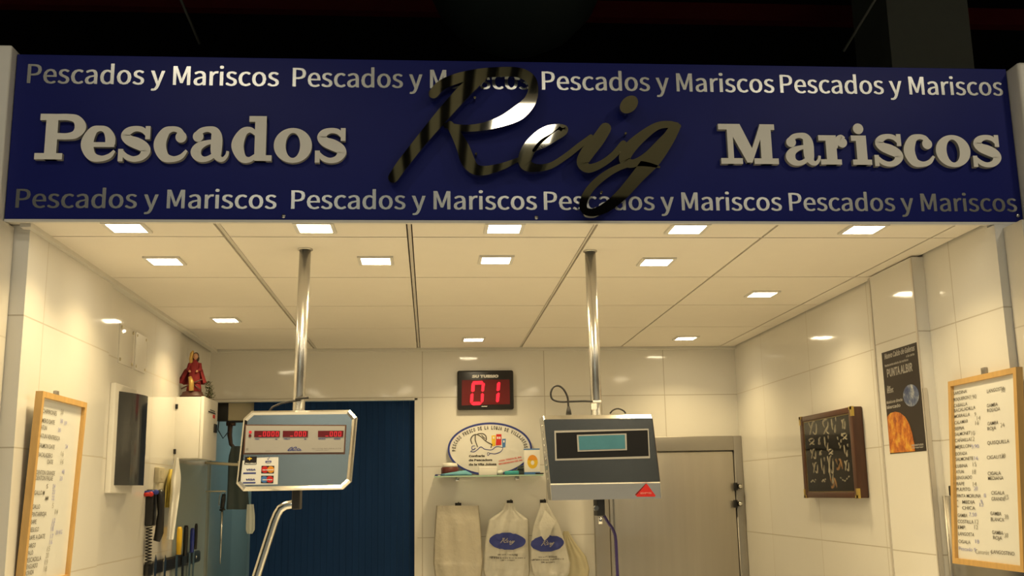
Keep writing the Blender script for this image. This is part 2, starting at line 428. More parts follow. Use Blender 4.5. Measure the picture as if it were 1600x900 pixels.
# front pilasters that carry the sign
b = MB(); b.box((-1.60, 3.06, 0), (-1.285, 3.254, 2.455)); struct('wall_front_left', b, 'tile_front')
b = MB(); b.box((1.862, 3.06, 0), (2.3, 3.169, 2.44)); struct('wall_front_right', b, 'tile_front')
b = MB(); b.box((-1.62, 3.162, 2.456), (-1.298, 3.30, 3.02), .006); struct('trim_2', b, 'trim')
b = MB(); b.box((1.956, 3.135, 2.442), (2.3, 3.30, 3.005), .012); struct('trim_3', b, 'trim')
# ceiling edge mouldings
b = MB(); b.box((XL-.006, 3.22, ZC-.016), (XL+.026, 6.1, ZC+.002)); struct('trim_4', b, 'trim')
b = MB(); b.box((XL-.02, 6.105, ZC-.014), (XR, YB, ZC+.004)); struct('trim_5', b, 'trim')
# passage behind the left door opening
b = MB(); b.box((XL-.14, YB+.1, 0), (XL-.022, 7.6, 2.5)); struct('wall_passage_left', b, 'passage_teal')
b = MB(); b.box((XL-.14, 7.6, 0), (.2, 7.7, 2.5)); struct('wall_passage_end', b, 'passage_teal')
b = MB(); b.box((.1, YB+.1, 0), (.2, 7.6, 2.5)); struct('wall_passage_right', b, 'passage_teal')
b = MB(); b.box((XL-.14, YB+.1, 2.42), (.2, 7.6, 2.5)); struct('ceiling_passage', b, 'trim')
# blue-grey sheet added on the left wall's last stretch, its colour holding bluish light
b = MB(); b.box((XL-.02, 5.37, 0), (XL-.014, YB, 1.80)); b.box((XL-.024, YB+.1, 0), (XL-.014, 6.95, 1.84)); struct('bluish_light_sheet', b, 'passage')

# market hall behind and above the stall
b = MB(); b.box((-14, 12.6, 0), (16, 12.8, 9)); struct('wall_hall_back', b, 'hall')
b = MB(); b.box((-14, -7, 7.0), (16, 12.8, 7.2)); struct('ceiling_hall', b, 'hall')
b = MB()
for k in range(22): b.box((-3.2+.2*k, -6.0, 5.2), (-3.2+.2*k+.1, 2.4, 5.32))
b.box((1.3, -6.0, 5.2), (7, 2.4, 5.32))
M['rib'] = mat('olive_roof_rib', (.42, .38, .24), .8); struct('trim_7', b, 'rib')
b = MB(); b.box((-7, -6.7, 0), (.7, -6.5, 4.0)); b.box((2.45, -6.7, 0), (2.75, -6.5, 4.0)); M['oppo'] = mat('pale_teal_plaster', (.54, .58, .54), .7, var=.25, vscale=1.2); struct('wall_hall_front', b, 'oppo')  # unseen stall front opposite, added and coloured for the scale heads' reflections
b = MB(); b.box((-6.5, -6.5, 2.95), (.7, -6.05, 3.25)); b.box((-6.0, -6.495, .9), (-1.95, -6.47, 2.25)); b.box((-.75, -6.495, .9), (.3, -6.47, 2.0)); struct('reflected_darks', b, 'dome')  # dark boxes added opposite to shape the scale heads' reflections
b = MB(); b.box((3.40, 7.0, 0), (4.03, 7.6, 7.0)); struct('column_hall', b, 'hallcol')
b = MB()
b.box((-4.5, 9.0, atY(330, 12, 9.0).z), (0.2, 9.12, atY(330, -8, 9.0).z))
b.box((.9, 9.0, atY(1100, 30, 9.0).z), (7.5, 9.12, atY(1100, 4, 9.0).z)); struct('beam_hall', b, 'hallred')

# =================================================================== LAMPS
def add_area(name, loc, size, watts, col, parent, spread=180, rot=(0, 0, 0)):
    ld = bpy.data.lights.new(name, 'AREA'); ld.shape = 'SQUARE' if spread < 180 else 'DISK'; ld.size = size; ld.energy = watts; ld.color = col; ld.spread = math.radians(spread)
    o = bpy.data.objects.new(name, ld); COL.objects.link(o); o.location = loc; o.rotation_euler = rot
    if parent: o.parent = parent
    return o
lamps = [(-.95, 3.272, 'row behind the sign, far left'), (-.365, 3.27, 'row behind the sign, left of centre'), (.24, 3.27, 'row behind the sign, in its middle'), (.842, 3.27, 'row behind the sign, right of centre'), (1.437, 3.27, 'row behind the sign, far right'),
         (-.95, 3.755, 'second row, left end by the tiled wall'), (-.196, 3.75, 'second row, beside the left steel pole'), (.242, 3.735, 'second row, between the two poles'), (.846, 3.77, 'second row, beside the right steel pole'),
         (-.978, 5.05, 'above the wall phone, left rear'), (.241, 5.745, 'rear centre above the number display'), (1.459, 4.42, 'right, above the framed knot display'), (1.438, 5.743, 'rear right corner above the steel door')]
lroot = None
for i, (lx, ly, where) in enumerate(lamps):
    lab = 'square white recessed ceiling lamp, lit, ' + where
    if lroot is None:
        lroot = thing('ceiling_lamp', (lx, ly, ZC), lab, 'lamp', 'square ceiling lamps')
        b = MB(); a, c = .052, .064
        for s in (-1, 1):
            b.box((lx+s*a, ly-c, ZC-.007), (lx+s*c, ly+c, ZC)); b.box((lx-a, ly+s*a, ZC-.007), (lx+a, ly+s*c, ZC))
        b.build('frame', 'trim', lroot)
        b = MB(); b.add([(lx-a, ly-a, ZC-.002), (lx-a, ly+a, ZC-.002), (lx+a, ly+a, ZC-.002), (lx+a, ly-a, ZC-.002)], [(0, 1, 2, 3)])
        b.build('diffuser', 'frost', lroot)
        add_area('light', (0, 0, -.0085), .10, DOWN_W, WARM, lroot, DOWN_SPREAD)
    else:
        r = lroot.copy(); COL.objects.link(r); r.location = (lx, ly, ZC); r['label'] = lab
        for ch in list(lroot.children):
            q = ch.copy(); COL.objects.link(q); q.parent = r
# hall pendants over the aisle in front of the stall
hl = [(-1.32, -1.88, 4.62, .26, .46, HALL_W, 'rear row left'), (.78, -1.88, 4.62, .26, .46, HALL_W, 'rear row middle'), (2.88, -1.88, 4.62, .26, .46, HALL_W, 'rear row right'),
      (-1.5, .8, 4.4, .2, .2, HALL_W*1.1, 'near row left'), (3.1, .7, 4.62, .2, .2, HALL_W*2.2, 'near row right'),
      (-1.25, -5.4, 3.7, .3, .2, 48, 'added to light the unseen stall opposite, left'), (2.3, -5.4, 3.7, .3, .2, 18, 'added to light the unseen stall opposite, right')]  # last two added to brighten what the scale heads reflect
for i, (hx, hy, hz, ax_, ay_, pw, w) in enumerate(hl):
    t = thing('hall_luminaire', (hx, hy, hz), 'rectangular hall luminaire hung above the aisle, ' + w, 'lamp', 'hall luminaires')
    b = MB(); b.box((hx-ax_-.02, hy-ay_-.02, hz), (hx+ax_+.02, hy+ay_+.02, hz+.08), .01); b.build('housing', 'trim', t)
    b = MB(); b.add([(hx-ax_, hy-ay_, hz-.004), (hx-ax_, hy+ay_, hz-.004), (hx+ax_, hy+ay_, hz-.004), (hx+ax_, hy-ay_, hz-.004)], [(0, 1, 2, 3)]); b.build('diffuser', 'bulb', t)
    for sx_ in (-1, 1): b = MB(); b.tube([(hx+sx_*ax_*.8, hy, hz+.08), (hx+sx_*ax_*.8, hy, 5.3)], .006, 6); b.build('suspension_wire', 'black', t)
    add_area('light', (0, 0, -.02), .42, pw, HALL if hy > -4 or hx > 2 else (.82, .98, .94), t)
t = thing('tube_lamp', (-.5, 6.9, 2.42), 'white tube lamp on the passage ceiling behind the doorway', 'lamp')
b = MB(); b.box((-1.0, 6.86, 2.38), (-.2, 6.94, 2.42), .005); b.build('housing', 'white', t)
b = MB(); b.tube([(-.97, 6.9, 2.362), (-.23, 6.9, 2.362)], .014, 10); b.build('tube', 'cool_tube', t)
add_area('light', (-.1, 0, -.09), .5, PASS_W, (.72, 1.0, .95), t)

# dim things in the hall seen above the sign
t = thing('dome_lamp', atY(805, -40, 6.6), 'large unlit dark dome hanging in the hall above the sign', 'lamp')
cx_ = atY(805, -40, 6.6)
b = MB(); b.lathe([(.0, -.56), (.2, -.53), (.38, -.43), (.52, -.28), (.60, -.10), (.62, .05), (.4, .4), (.1, .55), (0, .56)], cx_, 40); b.build('shell', 'dome', t)
b = MB(); b.tube([cx_+V3((0, 0, .54)), V3((cx_.x, cx_.y, 7))], .015, 6); b.build('cord', 'rubber', t)
for (p0, p1, w) in (((270, -30), (312, 68), 'left'), ((1385, -30), (1318, 80), 'right')):
    q0, q1 = atY(*p0, 6.0), atY(*p1, 6.4)
    b = MB(); b.tube([q0+(q0-q1)*4, q0, q1], .010, 6); tag(b.build('cable', 'hallcol'), 'thin pale suspension cable in the dark hall above the sign, on the '+w, 'cable', 'suspension cables')

# =================================================================== THE SIGN
S = thing('shop_sign', (.33, YF, 2.465), 'long blue fascia sign with raised white letters and steel script lettering', 'sign')
b = MB(); b.box((-1.296, YF, 2.469), (1.953, YF+.010, 3.006), .002); b.build('panel', 'blue_sign', S)
b = MB(); b.box((-1.294, YF+.0105, 2.470), (1.951, YF+.0135, 3.004)); b.build('rear_board', 'trim', S)
b = MB(); b.box((-1.296, YF-.002, 2.460), (1.953, YF+.0145, 2.4685)); b.build('edge_strip', 'trim', S)
rows = [(2.9095, .0635, [(-1.260, -.480), (-.437, .327), (.366, 1.142), (1.162, 1.933)]), (2.5045, .060, [(-1.266, -.477), (-.432, .341), (.363, 1.140), (1.164, 1.936)])]
for bz, ch, rs in rows:
    for x0, x1 in rs:
        b = MB()
        for e in (-1, 0, 1): put_text(b, 'Pescados y Mariscos', V3((x0+.0016+e*.0016, YF-.0012-.00003*e, bz)), X, Z, ch, x1-x0-.0032)
        b.build('printed_lettering', 'silver_vinyl', S)
b = MB()
for px, py in ((443, 338), (838, 340), (1590, 337)):
    p = atY(px, py, YF); b.lathe([(.0, -.003), (.006, -.003), (.007, 0), (0, 0)], p, 12, axis='y')
b.build('screw', 'chrome', S)

# Clarendon-like raised letters; glyph units: 200 = cap height, y up
G = {
 'P': dict(rect=[(0, 0, 122, 27), (42, 0, 95, 200), (15, 172, 95, 200)], st=[[(90, 186, 28), (140, 186, 29), (176, 176, 38), (194, 143, 52), (176, 112, 38), (140, 102, 28), (90, 102, 28)]], flat=True),
 'o': dict(ring=[(87, 70, 87, 78, 33, 56)]),
 'e': dict(rect=[(34, 56, 150, 77)], st=[[(131, 66, 44), (129, 98, 44), (111, 129, 32), (82, 138, 24), (50, 124, 40), (29, 70, 56), (50, 18, 42), (92, 5, 26), (130, 16, 22), (152, 40, 12)]]),
 's': dict(rect=[(117, 92, 139, 150), (0, -6, 22, 48)], st=[[(124, 112, 16), (104, 133, 24), (72, 138, 24), (42, 127, 34), (29, 107, 40), (46, 87, 44), (80, 74, 50), (112, 58, 46), (122, 38, 42), (104, 13, 30), (70, 4, 24), (38, 14, 24), (16, 36, 16)]]),
 'c': dict(ball=[(121, 103, 25)], st=[[(124, 108, 36), (110, 132, 26), (80, 138, 25), (48, 122, 42), (28, 70, 56), (48, 18, 44), (88, 5, 26), (125, 16, 22), (149, 44, 12)]]),
 'a': dict(ball=[(35, 106, 24)], st=[[(32, 112, 34), (50, 132, 26), (80, 139, 25), (108, 130, 38), (119, 100, 50), (119, 42, 50), (130, 12, 30), (150, 6, 20), (166, 22, 15), (171, 42, 12)],
      [(120, 86, 18), (76, 79, 22), (42, 63, 36), (28, 38, 48), (40, 14, 36), (66, 5, 24), (96, 15, 22), (120, 38, 18)]]),
 'd': dict(rect=[(105, 0, 157, 200), (78, 174, 157, 200), (105, 0, 184, 25)], st=[[(112, 120, 20), (82, 138, 25), (50, 124, 40), (28, 70, 56), (48, 16, 40), (80, 4, 25), (112, 22, 20)]]),
 'M': dict(rect=[(7, 0, 112, 27), (168, 0, 287, 27), (0, 164, 75, 191), (212, 164, 275, 191), (42, 0, 70, 191), (203, 0, 257, 191)], poly=[[(38, 191), (106, 191), (166, 62), (150, 6), (134, 6)], [(134, 6), (158, 6), (222, 165), (222, 191), (205, 191)]]),
 'r': dict(rect=[(5, 0, 108, 25), (35, 0, 87, 141), (0, 115, 87, 141)], ball=[(117, 106, 24)], st=[[(82, 80, 18), (95, 120, 24), (112, 132, 24), (124, 122, 26)]]),
 'i': dict(rect=[(0, 0, 94, 25), (22, 0, 73, 141), (-2, 115, 73, 141)], ball=[(38, 174, 26)]),
}
def letter(ch, O, k, kz):
    g = G[ch]; b = MB(); e = [0]
    def nxt(): e[0] += 1; return .00004*e[0]
    D = .017
    def pl(poly, holes=None):
        d = nxt(); b.prism([(x*k, y*kz) for x, y in poly], D, O-Y*d, X, Z, -Y, 0, 1, [[(x*k, y*kz) for x, y in h] for h in holes] if holes else None)
    for x0, y0, x1, y1 in g.get('rect', []): pl([(x0, y0), (x1, y0), (x1, y1), (x0, y1)])
    for p in g.get('poly', []): pl(p)
    for cx, cz, r in g.get('ball', []): pl(ellipse(cx, cz, r, r, 24))
    for cx, cz, rx, rz, ix, iz in g.get('ring', []): pl(ellipse(cx, cz, rx, rz, 48), [ellipse(cx, cz, ix, iz, 40)])
    for st in g.get('st', []):
        d = nxt(); put_stroke(b, st, lambda x, y, q, d=d: O + X*(x*k) + Z*(y*kz) + Y*(q*D-d), 1, 8, 0, 1, caps=False)
    return b
pes = list(zip('Pescados', [152, 355, 525, 682, 845, 1030, 1220, 1405], [535, 538, 540, 542, 544, 546, 548, 549]))
mar = list(zip('Mariscos', [243, 535, 690, 838, 935, 1068, 1212, 1375], [557, 557, 557, 557, 557, 557, 557, 557]))
YL = YF-.017
KX, KZ = .000682, .000738
for word, ox, word_k in ((pes, 0, 1.0), (mar, 1040, .965)):
    for ch, cx, byy in word:
        p = atY(ox+cx/2.857, 60+byy/2.857, YL); p.z = 2.655 if ox == 0 else 2.657
        letter(ch, p, KX, KZ*word_k).build('raised_letter', ['letter_face', 'letter_side'], S)

# steel script word: centre-lines in a 1600x900 crop whose origin is (540,60) and scale 2.857
SCRIPT = [
 [(212, 622, 46), (255, 560, 50), (330, 465, 52), (405, 375, 58), (470, 300, 62), (540, 225, 62), (610, 165, 50)],
 [(392, 246, 44), (430, 208, 46), (500, 178, 46), (590, 158, 44), (680, 150, 44), (770, 152, 44), (822, 178, 46), (838, 222, 44), (822, 280, 56), (770, 332, 66), (690, 372, 46), (600, 396, 34), (520, 400, 30), (450, 388, 26)],
 [(465, 385, 34), (495, 430, 46), (525, 490, 58), (545, 545, 62), (575, 582, 50), (620, 590, 42), (690, 574, 32), (745, 552, 22), (790, 532, 16)],
 [(840, 500, 14), (880, 470, 40), (930, 440, 40), (968, 412, 46), (972, 402, 34), (945, 396, 28), (895, 418, 50), (840, 464, 58), (805, 520, 62), (806, 562, 56), (850, 578, 36), (915, 568, 28), (985, 525, 26), (1040, 482, 26), (1095, 438, 20)],
 [(1160, 402, 52), (1125, 455, 58), (1080, 510, 62), (1058, 555, 52), (1085, 580, 40), (1140, 562, 32), (1195, 522, 30), (1240, 470, 30)],
 [(1488, 392, 20), (1450, 384, 30), (1390, 392, 34), (1320, 440, 46), (1262, 498, 56), (1246, 544, 48), (1285, 558, 36), (1345, 522, 30), (1410, 455, 26), (1462, 405, 26)],
 [(1472, 396, 46), (1432, 460, 60), (1370, 540, 74), (1305, 615, 60), (1235, 695, 52), (1170, 750, 46), (1110, 776, 36), (1068, 768, 34), (1062, 728, 34), (1095, 668, 34), (1165, 606, 32), (1250, 565, 26), (1330, 560, 22), (1400, 574, 10)],
]
SDOT = (1265, 295, 46, 34, -.75)
b = MB(); D = .020; YS = YF-.042
def script_fn(d):
    return lambda x, y, q: atY(540+x/2.857, 60+y/2.857, YS)+Y*(q*D-d)
for i, st in enumerate(SCRIPT): put_stroke(b, st, script_fn(.00005*i), 1, 8)
el = ellipse(SDOT[0], SDOT[1], SDOT[2], SDOT[3], 28, SDOT[4])
O = atY(540, 60, YS)
pts = [atY(540+x/2.857, 60+y/2.857, YS) for x, y in el]
b.prism([((p-O).x, (p-O).z) for p in pts], D, O, X, Z, -Y)
for px, py in ((742, 152), (744, 240), (835, 262), (978, 208), (940, 300)):   # stand-off pins
    p = atY(px, py, YS+.01); b.tube([p, p+Y*.032], .004, 6)
b.build('script_lettering', 'brushed', S)

# =================================================================== BACK WALL
# steel cold-store door
dz = 1.932
b = MB(); b.box((.945, YB-.045, 0), (1.03, YB+.02, dz), .004); b.box((1.785, YB-.045, 0), (XR-.001, YB+.02, dz), .004); b.box((1.03, YB-.045, dz-.085), (1.785, YB+.02, dz), .004)
d1 = struct('door_1', b, 'steel_frame'); d1['label'] = 'satin steel cold room door in the back wall'
b = MB(); b.box((1.035, YB-.035, .02), (1.78, YB-.005, dz-.09), .004); b.build('leaf', 'steel_door', d1)
b = MB(); b.box((1.052, YB-.040, .03), (1.062, YB-.034, dz-.1)); b.build('edge_strip', 'chrome', d1)
for py in (760, 787):
    p = atY(1154, py, YB-.05); b = MB()
    b.box((p.x-.028, YB-.062, p.z-.022), (p.x-.008, YB-.045, p.z+.022), .002); b.box((p.x-.008, YB-.075, p.z-.014), (p.x+.014, YB-.045, p.z+.014), .004)
    o = b.build('latch', ['black'], d1)
    b2 = MB(); b2.lathe([(0, -.012), (.011, -.010), (.012, 0), (0, 0)], (p.x+.003, YB-.075, p.z), 14, axis='y'); b2.build('latch_knob', 'chrome', o)
# dark blue ribbed door leaf in the doorway
b = MB(); xa, xb = -1.02, -.083
n = 26
for k in range(n):
    x0 = xa+(xb-xa)*k/n; x1 = xa+(xb-xa)*(k+1)/n
    b.box((x0+.0004, YB+.035+.0012*(k % 2), .01), (x1-.0004, YB+.056, 2.164))
d2 = struct('door_2', b, 'blue_door'); d2['label'] = 'dark blue ribbed door filling the doorway'
b = MB(); b.box((-.09, YB-.004, 0), (-.074, YB+.03, 2.176)); b.box((XL-.02, YB-.004, 2.166), (-.074, YB+.03, 2.178)); struct('trim_8', b, 'trim')

# take-a-number display
T = thing('queue_number_display', (.323, YB-.045, 2.10), 'black queue number display glowing red 01 high on the back wall', 'display')
p0, p1 = atY(715, 641, YB-.04), atY(802, 578, YB-.04)
xa, xb, za, zb = p0.x, p1.x, p0.z+.002, p1.z-.001
b = MB(); b.box((xa, YB-.04, za), (xb, YB, zb), .010); b.build('casing', 'black', T)
FN = lambda px, py: atY(px, py, YB-.04)
c2 = lambda cx, cy: (700+cx/11.25, 570+cy/11.25)
b = MB(); dec(b, [c2(245, 270), c2(1080, 258), c2(1090, 690), c2(240, 715)], FN, .0008, -Y); b.build('window', 'led_off', T)
b = MB(); nq = 0
for q in ([(440, 290), (600, 282), (625, 318), (590, 345), (480, 350), (430, 320)], [(425, 320), (472, 352), (466, 460), (430, 480), (405, 460), (415, 330)], [(595, 345), (640, 318), (648, 340), (632, 458), (608, 475), (583, 458)],
          [(428, 500), (450, 515), (440, 640), (395, 680), (388, 650), (395, 525)], [(605, 498), (632, 520), (622, 640), (590, 675), (575, 640), (580, 515)], [(440, 652), (560, 650), (588, 680), (560, 708), (440, 712), (405, 690)],
          [(890, 302), (918, 312), (910, 440), (880, 465), (852, 450), (862, 330)], [(882, 488), (910, 500), (896, 640), (865, 660), (842, 640), (850, 520)]):
    dec(b, [c2(*p) for p in q], FN, .0018, -Y); nq += 1
    if nq == 6: b.build('led_digit', 'led', T); b = MB()
b.build('led_digit', 'led', T)
b = MB(); p = FN(*c2(415, 226)); put_text(b, 'SU TURNO', p-Y*.0015, X, Z, .0175, (FN(*c2(885, 220))-p).x, bold=.03, slant=.12)
p = FN(*c2(585, 738)); put_text(b, 'digital', p-Y*.0015, X, Z, .005, .035, bold=.02)
b.build('lettering', 'white', T)

# oval fish-market sign standing on the shelf
YO = 6.125
T = thing('oval_sign', (.346, YO, 1.722), 'white oval sign with blue rim, boat drawing and arched lettering, standing on glass shelf', 'sign')
FO = lambda px, py: atY(px, py, YO)
oc = lambda cx, cy: (670+cx/7.5, 640+cy/7.5)
c0 = FO(*oc(717, 460)); RX = (FO(*oc(1212, 460)).x-FO(*oc(222, 460)).x)/2; RZ = (FO(*oc(717, 150)).z-FO(*oc(717, 772)).z)/2
b = MB(); b.prism(ellipse(0, 0, RX, RZ, 64), .006, c0, X, Z, -Y); b.build('board', 'oval_white', T)
b = MB(); b.prism(ellipse(0, 0, RX, RZ, 64), .001, c0-Y*.001, X, Z, -Y, 0, None, [ellipse(0, 0, RX*.953, RZ*.925, 64)]); b.build('rim', 'navy', T)
b = MB(); s_ = 'PESCADO FRESCO DE LA LONJA DE VILLAJOYOSA'; n = len(s_)
ax, az = RX*.815, RZ*.74
# equal arc spacing along the upper part of the ellipse
A0, A1 = math.radians(186), math.radians(-6); N_ = 400; arc = [0]; angs = [A0+(A1-A0)*i/N_ for i in range(N_+1)]
for i in range(N_):
    a, a2 = angs[i], angs[i+1]; arc.append(arc[-1]+math.hypot(ax*(math.cos(a2)-math.cos(a)), az*(math.sin(a2)-math.sin(a))))
for i, ch in enumerate(s_):
    if ch == ' ': continue
    tgt = arc[-1]*(i+.5)/n; j = next(k for k in range(N_+1) if arc[k] >= tgt); a = angs[j]
    tx, tz = ax*math.sin(a), -az*math.cos(a); l = math.hypot(tx, tz); tx, tz = tx/l, tz/l
    U = V3((tx, 0, tz)); Vn = V3((-tz, 0, tx))
    put_text(b, ch, c0+V3((ax*math.cos(a), -.0013, az*math.sin(a))), U, Vn, 0.0215, .0098 if ch != 'I' else .003, bold=.02, align='c')
b.build('arched_lettering', 'grey_print', T)
fo = lambda x, y, q: FO(*oc(x, y))-Y*.0013
b = MB()
for st in ([(505, 400, 9), (492, 350, 10), (515, 308, 10), (560, 292, 9), (610, 318, 8), (670, 372, 8), (740, 410, 9)], [(740, 405, 7), (728, 445, 8)], [(545, 300, 9), (545, 360, 10), (570, 435, 8)], [(575, 284, 8), (630, 282, 9), (665, 305, 9), (675, 345, 9), (665, 365, 7)], [(620, 300, 6), (640, 325, 8), (660, 340, 6)]): put_stroke(b, [(x, y, w*1.4) for x, y, w in st], fo, 0)
b.build('boat_drawing', 'grey_print', T)
b = MB()
for st in ([(540, 425, 6), (510, 430, 8), (505, 460, 8), (530, 470, 7), (545, 452, 5), (490, 490, 5)], [(490, 492, 6), (530, 495, 9), (570, 470, 9), (610, 438, 9), (650, 462, 9), (690, 470, 8), (740, 470, 8), (790, 436, 9), (850, 440, 7), (866, 458, 6), (840, 495, 9), (780, 518, 10), (720, 515, 8), (692, 540, 6), (690, 505, 6), (720, 512, 6)]): put_stroke(b, st, fo, 0)
b.build('wave_drawing', 'navy', T)
for nm, q, m in (('painted_house', [(735, 305), (785, 300), (780, 425), (740, 430)], 'yellow'), ('painted_house', [(790, 288), (852, 288), (850, 415), (785, 420)], 'red'), ('painted_house', [(858, 345), (902, 340), (895, 440), (862, 445)], 'skyblue')):
    b = MB(); dec(b, [oc(*p) for p in q], FO, .0012, -Y); b.build(nm, m, T)
b = MB()
for cx, cy in ((808, 330), (832, 330), (880, 372), (760, 330)): dec(b, [oc(cx-9, cy-12), oc(cx+9, cy-12), oc(cx+9, cy+14), oc(cx-9, cy+14)], FO, .0018, -Y)
b.build('painted_windows', 'oval_white', T)
b = MB()
for t_, cx, cy, x1 in (('Confraria', 470, 556, 655), ('de Pescadors', 468, 604, 745), ('de la Vila Joiosa', 468, 655, 792)):
    p = FO(*oc(cx, cy)); put_text(b, t_, p-Y*.0013, X, Z, .0125, (FO(*oc(x1, cy))-p).x, bold=.025)
b.build('lettering', 'grey_print', T)
b = MB(); U = (FO(*oc(1090, 560))-FO(*oc(815, 610))).normalized(); Vn = V3((-U.z, 0, U.x))
put_text(b, 'CADA TIENDA EL DIA', FO(*oc(822, 612))-Y*.0013, U, Vn, .0095, .135, bold=.02); put_text(b, 'RECOMENDADO DEL DIA', FO(*oc(822, 648))-Y*.0013, U, Vn, .0095, .14, bold=.02)
b.build('slogan', 'pink_print', T)

# glass shelf with brackets
ZS = 1.7235
T = thing('glass_shelf', (.33, 6.15, ZS-.008), 'clear glass shelf on the back wall under the oval sign', 'shelf')
b = MB(); b.box((.022, 6.0, ZS-.008), (.640, YB, ZS), .001); b.build('pane', 'glass_edge', T)
b = MB(); b.box((.021, 5.9975, ZS-.0078), (.641, 5.9998, ZS-.0002)); b.build('front_edge', 'glass_rim', T)
for xx in (.155, .50):
    b = MB(); b.box((xx-.012, 6.09, ZS-.03), (xx+.012, YB, ZS-.0085), .003); b.build('bracket', 'chrome', T)
SH = lambda px, py: atY(px, py, 6.03)
def on_shelf(px): return atY(px, 741, 6.05).x
# things on the shelf
p = V3((atY(703, 735, 6.06).x, 6.092, ZS)); b = MB()
b.lathe([(.0, .002), (.044, .002), (.050, .012), (.050, .045), (.044, .05), (0, .05)], p, 20); T = thing('jar', p, 'small red-brown jar with clear lid at left end of shelf', 'jar'); b.build('body', 'brown_pouch', T)
b = MB(); b.lathe([(.044, .0505), (.046, .054), (.040, .072), (.0, .076)], p, 20); b.build('lid', 'white', T)
b = MB()     # folded cloth
xs = [.058, .085, .12, .16, .20, .235]; hs = [.010, .014, .020, .026, .030, .012]
vs = []; fs = []
for i, (x, h) in enumerate(zip(xs, hs)):
    for yy, hh in ((6.012, .001), (6.012, h*.5), (6.034+.0*i, h), (6.012+.035, .001)): vs.append((x, yy-.004*(i % 2), ZS+hh))
for i in range(len(xs)-1):
    for k in range(4): fs.append((i*4+k, i*4+(k+1) % 4, (i+1)*4+(k+1) % 4, (i+1)*4+k))
fs += [(0, 1, 2, 3), (20, 23, 22, 21)]; 
b.add([(x, y-.008, z) for x, y, z in vs], fs, 0, True); b.build('folded_cloth', 'blue_cloth'); tag(bpy.data.objects['folded_cloth'], 'crumpled light blue cloth in front of the jar on the shelf', 'cloth')
b = MB(); b.box((.026, 6.0008, ZS), (.043, 6.09, ZS+.007), .002); b.tube([(.028, 6.0015, ZS+.009), (.13, 6.0015, ZS+.004)], .0015, 6); tag(b.build('notepad', 'navy'), 'thin dark blue pad at the left edge of the glass shelf', 'pad')
xa, xb = on_shelf(748), on_shelf(776)
T = thing('white_card_box', ((xa+xb)/2, 6.03, ZS), 'small blank white box in the middle of the glass shelf', 'box')
b = MB(); b.box((xa, 6.01, ZS), (xb, 6.06, ZS+.048), .002); b.build('box_body', 'white_paper', T); b = MB(); b.box((xa+.002, 6.0095, ZS+.040), (xb-.002, 6.0605, ZS+.0415)); b.build('box_lid_seam', 'trim', T)
xa, xb = on_shelf(788), on_shelf(810)
b = MB(); b.box((xa, 6.005, ZS), (xb, 6.045, ZS+.022), .006); tag(b.build('sponge', 'teal_sponge'), 'teal sponge on the glass shelf beside the seasoning box', 'sponge')
b = MB(); p = V3((on_shelf(781), 6.03, ZS)); b.ball(p+V3((0, 0, .013)), (.020, .02, .013)); b.ball(p+V3((.006, .01, .016)), (.013, .018, .012)); tag(b.build('tissue_wad', 'cloth_white'), 'crumpled pale tissue left of the teal sponge on the shelf', 'tissue')
b = MB(); b.box((.475, 6.06, ZS), (.545, 6.10, ZS+.03), .004); b.box((.50, 6.055, ZS+.030), (.56, 6.09, ZS+.042), .003); b.tube([(.50, 6.07, ZS+.043), (.585, 6.06, ZS+.058)], .005, 8); tag(b.build('tool_bundle', ['apron']), 'dark jumble of small tools behind the sponge on the shelf', 'tools')
xa, xb = on_shelf(819), on_shelf(843)
T = thing('seasoning_box', ((xa+xb)/2, 6.03, ZS), 'upright white carton with orange and yellow emblem on the shelf', 'box')
zt = ZS+.145
b = MB(); b.box((xa, 6.012, ZS), (xb, 6.055, zt), .0015); b.build('carton', 'white_paper', T)
b = MB(); b.box((xa-.0003, 6.0112, zt-.006), (xb+.0003, 6.056, zt+.0008)); b.box((xa-.0003, 6.0112, ZS), (xb+.0003, 6.056, ZS+.014)); b.build('blue_bands', 'skyblue', T)
cxx = xa+(xb-xa)*.52
b = MB(); b.prism(ellipse(0, 0, .030, .037, 28), .0008, V3((cxx, 6.0112, ZS+.070)), X, Z, -Y); b.build('emblem', 'yellow', T)
b = MB(); b.prism([p for p in ellipse(0, 0, .0295, .037, 28) if p[1] > .004], .0005, V3((cxx, 6.0105, ZS+.073)), X, Z, -Y); b.build('emblem_cap', 'orange', T)
b = MB(); b.prism(ellipse(0, 0, .010, .013, 16), .0005, V3((cxx, 6.0102, ZS+.066)), X, Z, -Y); b.build('emblem_centre', 'white', T)
b = MB(); b.tube([(.597, 6.012, ZS+.005), (.64, 6.012, ZS+.005)], .0045, 8); b.tube([(.64, 6.012, ZS+.005), (.647, 6.012, ZS+.005)], [.0045, .001], 8); tag(b.build('pen', 'black'), 'short black pen at the right end of the glass shelf', 'pen')

